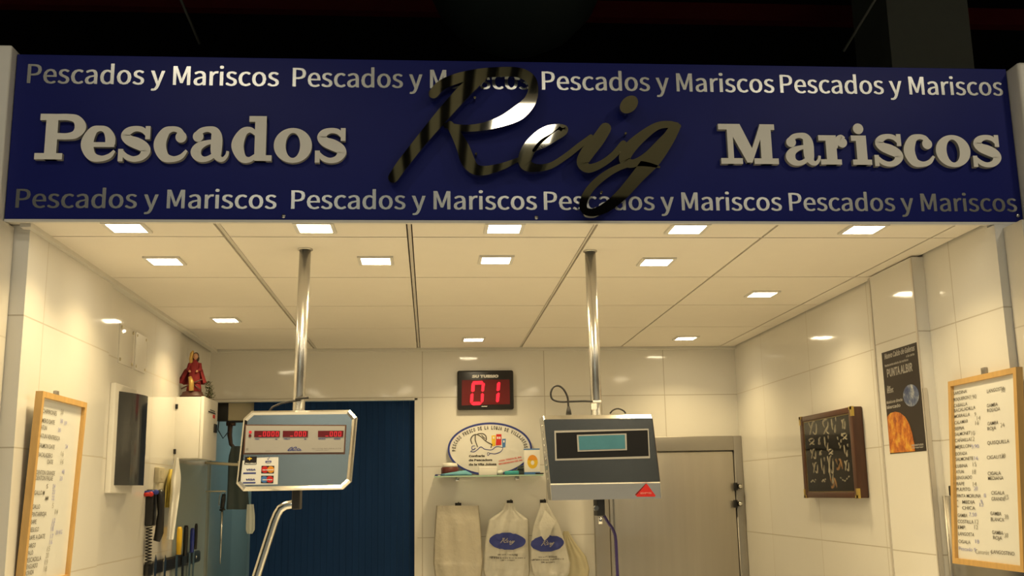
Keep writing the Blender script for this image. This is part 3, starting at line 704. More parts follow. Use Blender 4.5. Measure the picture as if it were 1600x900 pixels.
# plastic bags hanging on hooks
def make_bag(name, label, mname, outline, depth, seed, hook, Yb, group='carrier bags hanging under the shelf'):
    """outline: rows of (py, px_left, px_right) down the bag"""
    rowsP = [(atY(l, y, Yb), atY(r, y, Yb)) for y, l, r in outline]
    NU, NV = 26, 40
    def surf(u, v, side=1):
        f = v*(len(rowsP)-1); i = min(int(f), len(rowsP)-2); t_ = f-i; t2 = t_*t_*(3-2*t_)
        a = rowsP[i][0].lerp(rowsP[i+1][0], t2 if i else t_); c = rowsP[i][1].lerp(rowsP[i+1][1], t2 if i else t_)
        p = a.lerp(c, u); env = (1-(2*u-1)**4)*(.25+.75*min(1, v*1.6))*(1 if v < .93 else max(0, (1-v)/.07)**.5)
        wr = noise.noise(V3((u*5.5+seed, v*3.2, seed)))*.55+noise.noise(V3((u*13+v*5, v*5+seed, 3)))*.25+.3*math.sin((u*9+(1-v)*3*math.sin(seed+u*2))*2.2+seed)
        return p - Y*side*(depth*env*(.55+.5*wr)) 
    b = MB(); vs = []; fs = []
    for side in (1, -1):
        o = len(vs)
        for j in range(NV+1):
            for i in range(NU+1): vs.append(surf(i/NU, j/NV, side if side == 1 else -.25))
        for j in range(NV):
            for i in range(NU):
                q = (o+j*(NU+1)+i, o+j*(NU+1)+i+1, o+(j+1)*(NU+1)+i+1, o+(j+1)*(NU+1)+i); fs.append(q if side == 1 else q[::-1])
    b.add(vs, fs, 0, True)
    T = thing(name, (atY(*hook, Yb).x, Yb, atY(*hook, Yb).z), label, 'bag', group)
    b.build('bag_film', mname, T)
    def inv(px, py):      # photo pixel -> (u,v)
        P = atY(px, py, Yb); 
        for j in range(201):
            v = j/200; f = v*(len(rowsP)-1); i = min(int(f), len(rowsP)-2); t_ = f-i; t2 = t_*t_*(3-2*t_)
            a = rowsP[i][0].lerp(rowsP[i+1][0], t2 if i else t_); c = rowsP[i][1].lerp(rowsP[i+1][1], t2 if i else t_)
            if a.z+(c.z-a.z)*.5 <= P.z: break
        return ((P.x-a.x)/max(1e-6, c.x-a.x), v)
    return T, surf, inv
def hook(px, py, where):
    p = atY(px, py, YB-.02); b = MB()
    b.box((p.x-.018, YB-.004, p.z-.006), (p.x+.018, YB, p.z+.012), .001); b.tube([(p.x, YB-.003, p.z+.004), (p.x, YB-.05, p.z), (p.x, YB-.085, p.z+.004), (p.x, YB-.09, p.z+.016)], .0035, 8)
    tag(b.build('wall_hook', 'rubber'), 'small dark wall hook holding '+where, 'hook', 'hooks under the shelf')
hook(716, 789, 'the plain milky bags'); hook(797, 785, 'the middle bag with blue logo'); hook(849, 784, 'the right bag with folded blue logo')
YBg = 6.07
make_bag('plain_bag', 'milky plain plastic bag bundle hanging leftmost under the shelf', 'bag_clear', [(790, 682, 748), (815, 680, 750), (850, 678, 753), (880, 677, 755), (903, 680, 752), (925, 688, 744)], .05, 1.7, (716, 790), YBg)
T, sf, inv = make_bag('logo_bag', 'white plastic bag with whole blue oval logo hanging mid wall', 'bag_white', [(786, 788, 803), (797, 785, 806), (812, 764, 826), (850, 757, 827), (890, 755, 828), (905, 758, 826), (915, 764, 820)], .045, 4.2, (797, 786), YBg)
def bag_logo(T, sf, inv, cx, cy, rx, ry, rot, small, half=False):
    lift = .004
    def m(px, py, e=0):
        u, v = inv(px, py); return sf(min(.995, max(.005, u)), v)-Y*(lift+e)
    b = MB(); vs = [m(cx, cy)]; fs = []; R_, A_ = 6, 40
    for r in range(1, R_+1):
        for k in range(A_):
            a = 2*math.pi*k/A_; x = rx*r/R_*math.cos(a); y = ry*r/R_*math.sin(a); vs.append(m(cx+x*math.cos(rot)-y*math.sin(rot), cy+x*math.sin(rot)+y*math.cos(rot)))
    for k in range(A_):
        fs.append((0, 1+k, 1+(k+1) % A_))
        for r in range(R_-1): fs.append((1+r*A_+k, 1+(r+1)*A_+k, 1+(r+1)*A_+(k+1) % A_, 1+r*A_+(k+1) % A_))
    b.add(vs, fs, 0, True); b.build('logo_oval', 'navy', T)
    b = MB(); k = rx*.80/1320
    sw = lambda st: [(x, y, w*1.1+4) for x, y, w in st]
    for st in SCRIPT:
        put_stroke(b, sw(st), lambda x, y, q: m(cx+(x-850)*k*math.cos(rot), cy+(y-450)*k+(x-850)*k*math.sin(rot), .0012), 0, 4)
    for s in (-1, 1):
        put_stroke(b, [(s*rx*.50, 0, 1.0), (s*rx*.68, 0, 1.0), (s*rx*.86, 0, 1.0)], lambda x, y, q: m(cx+x*math.cos(rot), cy+x*math.sin(rot), .0012), 0, 3)
    b.build('logo_lettering', 'face_grey', T)
    b = MB()
    for i, t_ in enumerate(small):
        put_text(b, t_, None, X, Z, 2.2, rx*(1.1, 1.95, .8)[i % 3], bold=.01, align='c', fn=lambda x, y, i=i: m(cx+x, cy+ry+9+4.4*i-y+x*math.sin(rot)*.6, .001))
    b.build('small_print', 'grey_print', T)
bag_logo(T, sf, inv, 792.5, 844.5, 28.5, 13.2, 0, ['PESCADOS Y MARISCOS', 'MERCADO CENTRAL - PUESTOS 9 Y 10', 'TELEFONO'])
T, sf, inv = make_bag('folded_logo_bag', 'white plastic bag with gathered top folding over its blue oval logo', 'bag_white', [(786, 845, 855), (797, 842, 861), (820, 834, 874), (850, 829, 884), (880, 829, 891), (895, 832, 890), (904, 838, 884)], .045, 9.1, (849, 785), YBg-.012)
bag_logo(T, sf, inv, 855, 848.5, 26, 12.6, -.10, ['PESCADOS Y MARISCOS', 'MERCADO CENTRAL - PUESTOS 9 Y 10', 'TELEFONO'])
b = MB()
def fold_pt(px, py, e): return atY(px, py, YBg-.062-e)
vs = [fold_pt(852, 797, -.03), fold_pt(868, 815, -.012), fold_pt(858, 838, 0), fold_pt(851, 845, .004), fold_pt(846, 838, .002), fold_pt(842, 822, -.01), fold_pt(855, 822, .010), fold_pt(852, 838, .012)]
b.add(vs, [(0, 1, 6), (1, 2, 6), (2, 7, 6), (2, 3, 7), (3, 4, 7), (4, 6, 7), (4, 5, 6), (5, 0, 6)], 0, True)
b.add([p+Y*.006 for p in vs], [(0, 6, 1), (1, 6, 2), (2, 6, 7), (2, 7, 3), (3, 7, 4), (4, 7, 6), (4, 6, 5), (5, 6, 0)], 0, True); b.build('handle_fold', 'bag_white', T)
make_bag('cream_bag', 'cream plastic bag peeping out low behind the rightmost logo bag', 'bag_cream', [(830, 880, 888), (845, 878, 897), (870, 876, 916), (890, 874, 921), (910, 872, 918)], .02, 5.5, (882, 830), 6.12)

# =================================================================== LEFT WALL
NX = X
FL = lambda x: (lambda px, py: atX(px, py, x))
def framed_board(name, label, side, Xw, ya, yb, zt, zb, lean_top, lean_bot, lines, blue, grey, hookp):
    """wooden framed whiteboard on a side wall; side=+1 left wall (faces +X), -1 right wall"""
    n = X*side; t = .022; w = .018
    T = thing(name, (Xw, (ya+yb)/2, zb), label, 'whiteboard', 'framed price boards')
    off = lambda z: lean_top+(lean_bot-lean_top)*(zt-z)/(zt-zb)
    def P(y, z, d): return V3((Xw, y, z))+n*(off(z)+d)
    def slab(y0, y1, z0, z1, d0, d1):
        vs = [P(y, z, d) for y in (y0, y1) for z in (z0, z1) for d in (d0, d1)]
        return vs, [(0, 1, 3, 2), (4, 6, 7, 5), (0, 4, 5, 1), (2, 3, 7, 6), (0, 2, 6, 4), (1, 5, 7, 3)]
    b = MB(); b.add(*slab(ya+.01, yb-.01, zb+.01, zt-.01, .004, .010)); b.build('panel', 'board', T)
    b = MB()
    for y0, y1, z0, z1 in ((ya, ya+w, zb, zt), (yb-w, yb, zb, zt), (ya+w, yb-w, zt-w, zt), (ya+w, yb-w, zb, zb+w)): b.add(*slab(y0, y1, z0, z1, 0, t))
    b.build('frame', 'wood', T)
    U = Y*side
    def wr(mb, entries):
        for t_, px, py, cap, wd in entries:
            r = ray(px, py); q = atX(px, py, Xw+side*(lean_top+lean_bot)/2+side*.011)
            q2 = atX(px, py, Xw+side*(off(q.z)+.0115))
            put_text(mb, t_, None, X, Z, cap, wd, bold=.002, font=False, slant=.15*random.uniform(-.6, 1), fn=lambda x, y, q2=q2: P(q2.y+U.y*x, q2.z+y+x*.02*random.uniform(-1, 1)*0, .0115))
    for nm, ent, mm in (('black_handwriting', lines, 'ink'), ('blue_handwriting', blue, 'ink_blue'), ('grey_handwriting', grey, 'ink_grey')):
        b = MB(); wr(b, ent); b.build(nm, mm, T)
    b = MB(); q = atX(*hookp, Xw); b.box((Xw, q.y-.012, zt-.004), (Xw+side*.012, q.y+.012, zt+.024), .002); b.build('hanger', 'steel_frame', T)
    return T
cl = lambda x, y: (20+x/3, 600+y/3)
LT = [('CHIPIRONES', 140, 135), ('MERO DATE', 136, 180), ('ATUN', 132, 212), ('ATUN VENTRESCA', 128, 252), ('SALMON DATE', 122, 297), ('BACALADERO', 118, 340), ('DATE', 162, 374), ('DENTON GRANDE', 110, 424), ('DENTON PALAE', 106, 450), ('S', 158, 490), ('GALLO M', 100, 520), ('MM', 152, 546), ('GALLO', 92, 586), ('PINTARROJA', 88, 622), ('RAPE', 82, 658), ('BESUGO', 78, 695), ('RAPE A DATE', 74, 732), ('SARGO', 70, 770), ('PALO', 66, 804), ('PESCADILLA', 62, 838), ('LENGUADO', 58, 870), ('DORADA', 54, 900)]
left_lines = [(t_, *cl(x, y), .0135, .0125*len(t_)) for t_, x, y in LT]
lb = [('38', 222, 182), ('39', 240, 192), ('20', 212, 224), ('24', 245, 302), ('48', 230, 420), ('20', 220, 452), ('24', 186, 490), ('23', 184, 516), ('22', 182, 544), ('12', 186, 650), ('15', 182, 668), ('18', 178, 690), ('20 KG', 200, 706), ('17', 176, 724), ('16', 172, 752)]
left_blue = [(t_, *cl(x, y), .0135, .0125*len(t_)) for t_, x, y in lb]
lg = [('28', 224, 140), ('16', 226, 336), ('16', 224, 374), ('5', 184, 582), ('14', 198, 610), ('15', 160, 785), ('20', 154, 816), ('19', 150, 848), ('18', 146, 880)]
left_grey = [(t_, *cl(x, y), .0155, .013*len(t_)) for t_, x, y in lg]
XLW = XL+.012
framed_board('price_board', 'tall wood-framed whiteboard of handwritten prices on the left tiled wall', 1, XLW, 3.325, 3.750, 1.955, 1.36, .026, .004, left_lines, left_blue, left_grey, (85, 615))
cr2 = lambda x, y: (1470+x/2.646, 560+y/2.646)
ry = [152, 178, 203, 223, 247, 273, 298, 321, 347, 373, 402, 424, 452, 476, 500, 525, 548, 575, 600, 624, 655, 680, 704, 731, 763]
rn = ['SARDINA', 'BOQUERON', 'CABALLA', 'BACALADILLA', 'MORRALLA', 'CALAMAR', 'SEPIA', 'SALMONET', 'CAÑAILLA', 'MEJILLON', 'DORADA', 'SALMONETE', 'LUBINA', 'ATUN', 'LENGUADO', 'RAPE', 'PULPITO', 'PINTA MORUNA', '"   MEDIA', '"   CHICA', 'GAMBA', 'COSTILLA', 'EMP.', 'LANGOSTA', 'CIGALA']
RT = [(t_, 52+(y-150)*.034, y) for t_, y in zip(rn, ry)]
RT += [('LANGOSTA', 190, 143), ('GAMBA', 190, 203), ('ROSADA', 191, 223), ('GAMBA', 192, 277), ('ROJA', 193, 298), ('QUISQUILLA', 192, 357), ('CIGALITA', 190, 417), ('CIGALA', 194, 483), ('MEDIANA', 195, 503), ('CIGALA', 208, 563), ('GRANDE', 209, 588), ('GAMBA', 205, 648), ('BLANCA', 206, 672), ('GAMBA', 212, 726), ('ROJA', 216, 748), ('LANGOSTINO', 210, 806)]
right_lines = [(t_, *cr2(x, y), .0112, .0132*len(t_)) for t_, x, y in RT]
right_blue = [(t_, *cr2(x, y), .012, .0125*len(t_)) for t_, x, y in [('9,90', 126, 372), ('16', 138, 420), ('20', 136, 545), ('8', 178, 574), ('9', 164, 600), ('12', 160, 612), ('7,50', 116, 652), ('18', 142, 764), ('Pescado 9', 74, 792)]]
right_grey = [(t_, *cr2(x, y), .014, .0115*len(t_)) for t_, x, y in [('7,90', 118, 170), ('38', 248, 140), ('9', 138, 240), ('14', 148, 256), ('16', 142, 276), ('10', 126, 318), ('12', 124, 342), ('24', 246, 285), ('38', 250, 412), ('15', 132, 446), ('18', 130, 478), ('14', 132, 528), ('65', 262, 582), ('38', 262, 664), ('38', 262, 740), ('12', 140, 684), ('12', 138, 706), ('Camarón 9', 142, 806)]]
framed_board('price_board', 'wood-framed whiteboard of two handwritten price columns on the right tiled wall', -1, XR, 3.095, 3.530, 1.978, 1.362, .002, .048, right_lines, right_blue, right_grey, (1541, 582))

# fuse box with smoked curved cover
xw = XL-.006
T = thing('fuse_box', (xw, 4.30, 1.64), 'white fuse box with bulging smoked cover on the left wall', 'fuse box')
ya, yb, za, zb = 4.222, 4.530, 1.648, 2.076
b = MB(); b.box((xw, ya, za), (xw+.022, yb, zb), .004); b.build('frame', 'white', T)
b = MB(); n = 14; y0, y1, z0, z1 = ya+.045, yb-.005, za+.03, zb-.03; vs = []; fs = []
for i in range(n+1):
    f = i/n; bul = .022+.052*math.sin(math.pi*min(1, f*.62+.0))**1.0*(1-.0*f); 
    if f > .93: bul *= .75
    for z in (z0, z1): vs += [(xw+bul, y0+(y1-y0)*f, z), (xw+.02, y0+(y1-y0)*f, z)]
for i in range(n):
    a = i*4; c = a+4
    fs += [(a, c, c+2, a+2), (a, a+1, c+1, c), (a+2, c+2, c+3, a+3)]
fs += [(0, 2, 3, 1), (n*4, n*4+1, n*4+3, n*4+2)]
b.add(vs, fs, 0, False); b.build('cover', 'smoke', T)
b = MB(); b.box((xw+.05, y1-.004, 1.80), (xw+.066, y1+.014, 1.85), .003); b.build('latch', 'black', T)
# blanking plates with screws above it
T = thing('blanking_plate', (xw, 4.42, 2.19), 'pale blank cover plates with screws high on left wall', 'cover plate')
b = MB(); b.box((xw, 4.30, 2.165), (xw+.004, 4.50, 2.325), .001); b.build('plate', 'tile_l', T)
b = MB(); b.box((xw, 4.53, 2.165), (xw+.006, 4.70, 2.325), .001); b.build('plate', 'white', T)
for yy in (4.315, 4.485, 4.545, 4.685):
    for zz in (2.18, 2.312):
        b = MB(); b.lathe([(0, .009), (.006, .008), (.008, .003), (0, .003)], (xw, yy, zz), 10, axis='x'); b.build('screw', 'beige', T)
# metal cabinet below the statue
T = thing('control_cabinet', (XL, 5.45, 1.81), 'white metal control cabinet mounted high on left wall below the figurine', 'cabinet')
q0, q1 = atX(318, 620, -1.12), atX(337, 715, -1.12); za, zb = 1.815, 2.118
ya, yb = 5.30, 5.64
b = MB(); b.box((XL-.02, ya, za), (-1.135, yb, zb), .004); b.build('body', 'white', T)
b = MB(); b.box((-1.134, ya-.002, za-.002), (-1.118, yb+.002, zb+.002), .003); b.build('door', 'white', T)
b = MB(); b.box((-1.118, 5.55, 1.955), (-1.108, 5.60, 2.0), .003); b.build('latch', 'black', T)
b = MB(); b.box((-1.117, 5.40, 2.05), (-1.116, 5.58, 2.056)); b.box((-1.117, 5.44, 2.062), (-1.116, 5.56, 2.066)); b.build('marking', 'black', T)
b = MB(); b.prism([(0, 0), (.05, 0), (.05, .018), (0, .018)], .001, V3((-1.1165, 5.52, 2.028)), Y, Z, X); b.build('sticker', 'red', T)
b = MB()
for zz in (1.85, 2.07): b.box((XL-.008, ya-.006, zz-.012), (XL+.006, ya, zz+.012), .002)
b.build('hinge', 'black', T)

# robed figurine standing on the cabinet
st = V3((-1.190, 5.36, 2.120))
T = thing('religious_figurine', st, 'painted figurine in a red robe standing on the white cabinet', 'figurine')
b = MB(); b.lathe([(.060, 0), (.062, .008), (.052, .016), (.050, .026), (.040, .030), (0, .031)], st, 20, sy=.7); b.build('plinth', 'base_brown', T)
b = MB(); b.lathe([(.038, .028), (.036, .05), (.030, .09), (.026, .13), (.025, .155), (.022, .172), (.010, .184), (.008, .192)], st+V3((.006, 0, 0)), 24, sy=.75)
for s in (-1, 1): b.tube([st+V3((.006+s*.022, 0, .170)), st+V3((.006+s*.030, -.008, .140)), st+V3((.006+s*.014, -.026, .128))], [.011, .010, .007], 10)
b.build('robe', 'robe', T)
b = MB(); n = 16; vs = []; fs = []         # cloak spreading at the back and to the left
for i in range(9):
    f = i/8
    for k in range(n+1):
        a = math.pi*(-.12+1.24*k/n); w = .022+.042*f**1.2+(.012*math.sin(k*1.9) if i > 2 else 0)
        vs.append(st+V3((.004-.010*f+w*math.cos(a), .002+.85*w*math.sin(a)*.6, .176-.105*f+.004*math.sin(k))))
for i in range(8):
    for k in range(n): fs.append((i*(n+1)+k, i*(n+1)+k+1, (i+1)*(n+1)+k+1, (i+1)*(n+1)+k))
b.add(vs, fs, 0, True); b.add([p+V3((0, .002, -.0005)) for p in vs], [f[::-1] for f in fs], 0, True); b.build('cloak', 'robe', T)
b = MB(); b.ball(st+V3((.009, -.003, .207)), (.0125, .0135, .0165)); b.ball(st+V3((.010, -.0165, .204)), (.0025, .004, .0035))
b.tube([st+V3((.008, 0, .184)), st+V3((.008, -.001, .195))], .006, 10)
b.ball(st+V3((.024, -.030, .128)), .006); b.ball(st+V3((-.012, -.030, .128)), .006); b.build('head_and_hands', 'skin', T)
b = MB(); b.ball(st+V3((.009, .004, .212)), (.0145, .0135, .0165)); b.ball(st+V3((.002, .006, .196)), (.011, .010, .016)); b.ball(st+V3((.016, .006, .196)), (.010, .010, .016)); b.build('hair', 'hair', T)
b = MB(); b.tube([st+V3((-.010, -.004, .172)), st+V3((-.014, -.004, .195)), st+V3((-.010, -.004, .222)), st+V3((-.004, -.003, .236))], [.010, .009, .009, .004], 10)
b.tube([st+V3((-.010, -.03, .10)), st+V3((.0, -.034, .075)), st+V3((.002, -.034, .03))], [.009, .013, .012], 10); b.build('gilt_ornament', 'gold', T)
b = MB(); b.tube([st+V3((-.05, -.03, .040)), st+V3((.0, -.034, .065)), st+V3((.052, -.03, .088))], .0035, 8); b.tube([st+V3((.0, -.03, .07)), st+V3((.045, -.03, .034))], .003, 8); b.build('crossed_rods', 'base_brown', T)
# plant sprig
pp = V3((-1.105, 5.36, 2.121)); pp.x = -1.126; pp.y = 5.43; st_gap = 0
T = thing('artificial_plant', pp, 'little dull green artificial plant beside the red figurine', 'plant')
b = MB()
for k in range(5): b.tube([pp, pp+V3((.002*k-.004, .003*k-.006, .02+.010*k))], .0015, 5)
b.lathe([(.010, 0), (.011, .012), (.009, .014), (0, .014)], pp, 12); b.build('stem', 'base_brown', T)
b = MB()
for k in range(260):
    h = random.random(); r = .026*(1-.55*h)*math.sqrt(random.random()); a = random.uniform(0, 6.28)
    c = pp+V3((-.004+.016*(1-h)+r*math.cos(a), r*math.sin(a), -.002+.085*h)); d = V3((math.cos(a), math.sin(a), random.uniform(-.3, .8))).normalized(); s = d.cross(Z).normalized()*.0035; l = random.uniform(.010, .017)
    b.add([c, c+d*l*.5+s, c+d*l, c+d*l*.5-s], [(0, 1, 2, 3)])
b.build('foliage', 'leaf', T)['kind'] = 'stuff'

# wall phone
xw = XL-.006
def wallpt(px, py, out=0): return atX(px, py, xw+out)+V3((0, 0, 0))
pb = wallpt(240, 790)
T = thing('wall_phone', (xw, 4.86, 1.50), 'black corded phone with coiled cord on the left wall', 'phone')
b = MB(); b.box((xw, 4.825, 1.505), (xw+.034, 4.905, 1.665), .008); b.build('base', 'black', T)
b = MB(); b.tube([(xw+.048, 4.862, 1.662), (xw+.056, 4.862, 1.645), (xw+.060, 4.864, 1.56), (xw+.056, 4.866, 1.475), (xw+.046, 4.866, 1.440)], [.013, .018, .015, .019, .015], 14); b.build('handset', 'black', T)
b = MB(); pts = []
for k in range(260):
    f = k/259; a = k*.30; pts.append((xw+.020+.012*math.cos(a), 4.835+.012*f+.012*math.sin(a), 1.502-.165*f))
b.tube(pts, .0030, 5); b.build('coiled_cord', 'rubber', T)
b = MB(); q = wallpt(246, 742); b.box((xw, q.y-.06, q.z-.036), (xw+.022, q.y+.045, q.z+.034), .004); b.box((xw+.022, q.y-.03, q.z-.018), (xw+.0235, q.y+.015, q.z+.018))
tag(b.build('junction_box', 'beige'), 'beige junction box on the left wall above the phone', 'junction box')
for px, py, m, nm in ((236, 772, 'red', 'red'), (244, 769, 'knife_blue', 'blue')):
    q = atX(px, py, xw+(.03 if m == 'red' else .05)); b = MB(); b.tube([q+V3((-.028 if m == 'red' else -.048, 0, -.002)), q], .009, 10); b.ball(q, .0115)
    tag(b.build('pen_cup_cap' if 0 else 'round_knob', m), 'small round '+nm+' knob just above the black phone', 'knob')
# hanging papers
def sheet(name, label, mname, rowsp, out, seed):
    b = MB(); NV = 14; NU = 6; vs = []
    for side in (0, .0012):
        for j in range(NV+1):
            f = j/NV*(len(rowsp)-1); i = min(int(f), len(rowsp)-2); t_ = f-i
            l = [rowsp[i][k]+(rowsp[i+1][k]-rowsp[i][k])*t_ for k in range(3)]
            for k in range(NU+1):
                px = l[1]+(l[2]-l[1])*k/NU; o_ = out+.014*noise.noise(V3((k*.35, j*.22, seed)))+.012*math.sin(k*1.1+seed); vs.append(atX(px, l[0], xw+max(.006, o_)+side))
    fs = []; o2 = (NV+1)*(NU+1)
    for j in range(NV):
        for k in range(NU):
            q = (j*(NU+1)+k, j*(NU+1)+k+1, (j+1)*(NU+1)+k+1, (j+1)*(NU+1)+k); fs.append(q[::-1]); fs.append(tuple(o2+x for x in q))
    b.add(vs, fs, 0, True); tag(b.build(name, mname), label, 'paper', 'papers pinned on the left wall')
sheet('paper_sheet', 'yellow paper slip hanging behind the white sheet on left wall', 'yellow_paper', [(733, 264, 273), (760, 259, 270), (780, 258, 267), (793, 257, 265)], .012, 2)
sheet('paper_sheet', 'white curled paper sheet hanging on the left wall beside the phone', 'white_paper', [(715, 273, 279), (745, 268, 283), (770, 266, 281), (800, 264, 277), (843, 260, 271)], .05, 5)

# magnetic strip with knives
za = 1.318
T = thing('knife_rack', (XL, 5.35, za), 'black magnetic knife strip on the left wall', 'knife rack')
b = MB(); b.box((XL-.006, 4.84, za-.030), (XL+.014, 5.93, za+.030), .012); b.build('bar', 'black', T)
b = MB()
for yy in (4.95, 5.82): b.lathe([(0, .017), (.008, .016), (.010, .013), (0, .013)], (XL, yy, za), 12, axis='x')
b.build('screw', 'chrome', T)
def knife(px0, py0, py1, m, nm, w, lb):
    q0 = atX(px0, py0, XL+.025); zt_ = q0.z; zb_ = atX(px0, py1, XL+.025).z; yy = q0.y
    T = thing('kitchen_knife', (XL+.025, yy, zb_), lb, 'knife', 'knives on the magnetic strip')
    b = MB(); b.tube([(XL+.028, yy, zt_), (XL+.028, yy, zt_-.012), (XL+.028, yy, (zt_+zb_)/2), (XL+.028, yy, zb_)], [w*.62, w*.95, w, w*.85], 10); b.build('handle', m, T)
    b = MB(); w = max(w, .011)*1.9; b.prism([(-w*.9, 0), (w*.9, 0), (w*1.0, -.10), (w*.4, -.20), (-w*.6, -.235), (-w*.9, -.12)], .002, V3((XL+.020, yy, zb_+.004)), Y, Z, X); b.build('blade', nm, T)
knife(280, 823, 866, 'knife_yellow', 'steel', .0135, 'yellow handled knife on the magnetic strip')
knife(290, 821, 868, 'black', 'black', .0125, 'black handled knife with dark blade beside the yellow one')
knife(300, 825, 863, 'knife_blue', 'steel', .0115, 'blue handled knife on the magnetic strip')
knife(306, 818, 858, 'black', 'steel', .0085, 'slim black handled knife at right end of strip')
for px, lb in ((243, 'short steel scissors at the left end of the knife strip'), (258, 'small steel blade hanging left on the knife strip')):
    q = atX(px, 884, XL+.018); b = MB(); b.prism([(-.02, -.10), (.014, -.10), (.022, .02), (.0, .05), (-.022, .02)], .004, q, Y, Z, X); tag(b.build('steel_scraper', 'steel'), lb.replace('scissors', 'scraper'), 'scraper')

# things in the doorway on the left
YD = 6.24
def rect_at(px0, py0, px1, py1, Yd): a, c = atY(px0, py0, Yd), atY(px1, py1, Yd); return min(a.x, c.x), max(a.x, c.x), min(a.z, c.z), max(a.z, c.z)
x0, x1, z0, z1 = rect_at(340, 630, 356, 658, YD)
T = thing('speaker_box', ((x0+x1)/2, YD, z0), 'black box hanging at the top left of the doorway', 'speaker')
b = MB(); b.box((x0, YD, z0), (x1, YD+.05, z1+.03), .003); b.build('case', 'black', T)
b = MB(); b.tube([(x0+.012, YD-.002, z0+.004), (x0+.010, YD-.01, z0-.05), (x0+.04, YD-.01, z0-.10), (x0+.07, YD-.005, z0-.06)], .0035, 6); b.build('cable', 'rubber', T)
x0, x1, z0, z1 = rect_at(357, 629, 404, 657, YD)
T = thing('shutter_box', ((x0+x1)/2, YD, z0), 'beige shutter box along the top of the doorway', 'shutter box')
b = MB(); b.box((x0, YD, z0), (x1, YD+.07, 2.167), .004); b.build('housing', 'beige', T)
b = MB(); b.box((x0, YD-.004, z0-.010), (x1, YD+.03, z0-.0005), .002); b.build('bottom_rail', 'black', T)
# brown hook pipe
b = MB(); P_ = [atY(x, y, 6.26) for x, y in ((360, 662), (359, 680), (361, 694), (368, 702), (373, 706))]; b.tube(P_, [.016, .014, .012, .010, .008], 10)
b.tube([P_[0]+V3((-.022, 0, .0)), P_[0]+V3((.03, 0, .0))], .014, 10); tag(b.build('brown_pipe', 'pipe'), 'curved brown pipe hanging inside the left doorway', 'pipe')
# dark apron on a peg
def hanging_cloth(name, label, m, rowsp, Yc, amp, seed):
    b = MB(); NV, NU = 14, 8; vs = []
    for side in (0, .010):
        for j in range(NV+1):
            f = j/NV*(len(rowsp)-1); i = min(int(f), len(rowsp)-2); t_ = f-i; l = [rowsp[i][k]+(rowsp[i+1][k]-rowsp[i][k])*t_ for k in range(3)]
            for k in range(NU+1): vs.append(atY(l[1]+(l[2]-l[1])*k/NU, l[0], Yc)-Y*(amp*math.sin(k*1.5+seed)*(.3+.7*j/NV)-side))
    fs = []; o2 = (NV+1)*(NU+1)
    for j in range(NV):
        for k in range(NU):
            q = (j*(NU+1)+k, j*(NU+1)+k+1, (j+1)*(NU+1)+k+1, (j+1)*(NU+1)+k); fs.append(q[::-1]); fs.append(tuple(o2+x for x in q))
    ring = [(0, j) for j in range(NV+1)]
    for j in range(NV):
        for k in (0, NU):
            a = j*(NU+1)+k; c = (j+1)*(NU+1)+k; fs.append((a, c, o2+c, o2+a))
    b.add(vs, fs, 0, True); return tag(b.build(name, m), label, 'cloth')
hanging_cloth('hanging_apron', 'dark grey-green apron hanging in the left doorway', 'apron', [(697, 362, 376), (715, 357, 384), (750, 356, 386), (780, 355, 388), (796, 354, 390)], 6.20, .008, 1)
hanging_cloth('hanging_towel', 'pale towel hanging below the dark apron in the doorway', 'cloth_white', [(788, 386, 396), (805, 385, 398), (828, 384, 398), (834, 386, 394)], 6.17, .006, 3)
# sharpening steel hanging on the left wall
b = MB(); q = atX(347, 770, XL+.0); T = thing('sharpening_steel', q, 'long sharpening steel with black handle hanging by the doorway', 'knife steel')
Yq = 6.13
pt = lambda px, py: atY(px, py, Yq)
b.tube([pt(350, 772), pt(349, 780), pt(347, 795)], [.010, .013, .012], 10); b.tube([pt(343, 797), pt(352, 796)], .005, 8); b.build('handle', 'black', T)
b = MB(); b.tube([pt(347, 797), pt(345, 850), pt(344, 881)], [.0065, .006, .003], 8); b.build('rod', 'steel', T)
b = MB(); b.tube([pt(350, 772), pt(354, 768), pt(346, 768), pt(343, 776), pt(342, 790)], .003, 6); b.build('loop', 'steel', T)
b = MB(); b.tube([V3((XL-.021, pt(349, 768).y, pt(349, 768).z+.002)), pt(350, 768)+V3((.006, 0, .002))], .004, 8); b.build('peg', 'beige', T)
b = MB(); a, c = atY(330, 723, 6.10), atY(372, 726, 6.10); b.tube([V3((XL-.018, a.y, a.z)), V3((c.x, a.y, c.z-.0))], .008, 8); b.tube([V3((c.x, a.y, c.z)), V3((c.x+.004, a.y, c.z+.02))], .006, 8); tag(b.build('coat_peg', 'beige'), 'beige peg rail end sticking out of wall in doorway', 'peg')

# =================================================================== RIGHT WALL
# poster on the pillar
xp = 1.788
T = thing('poster', (xp, 3.78, 1.74), 'tall black poster with planet and orange shape on right pillar', 'poster')
FP = lambda px, py: atX(px, py, xp-.0015)
pc = lambda x, y: (1370+x/4.868, 530+y/4.868)
a, c = FP(*pc(38, 102)), FP(*pc(305, 25)); d_, e_ = FP(*pc(98, 868)), FP(*pc(372, 855))
y_far, y_near = (a.y+d_.y)/2, (c.y+e_.y)/2; z_t, z_b = (a.z+c.z)/2, (d_.z+e_.z)/2
b = MB(); b.box((xp-.0015, y_near, z_b), (xp, y_far, z_t)); b.build('sheet', 'poster_black', T)
def on_poster(mb, poly):
    pts = [atX(*pc(*p), xp-.0015) for p in poly]
    pts = [V3((0, min(y_far-.002, max(y_near+.002, p.y)), min(z_t-.002, max(z_b+.002, p.z)))) for p in pts]
    O = V3((xp-.0025, 0, 0)); mb.prism([(-p.y, p.z) for p in pts], .0008, O, -Y, Z, -X)
b = MB(); on_poster(b, ellipse(262, 428, 60, 84, 40)); b.build('planet_print', 'planet', T)
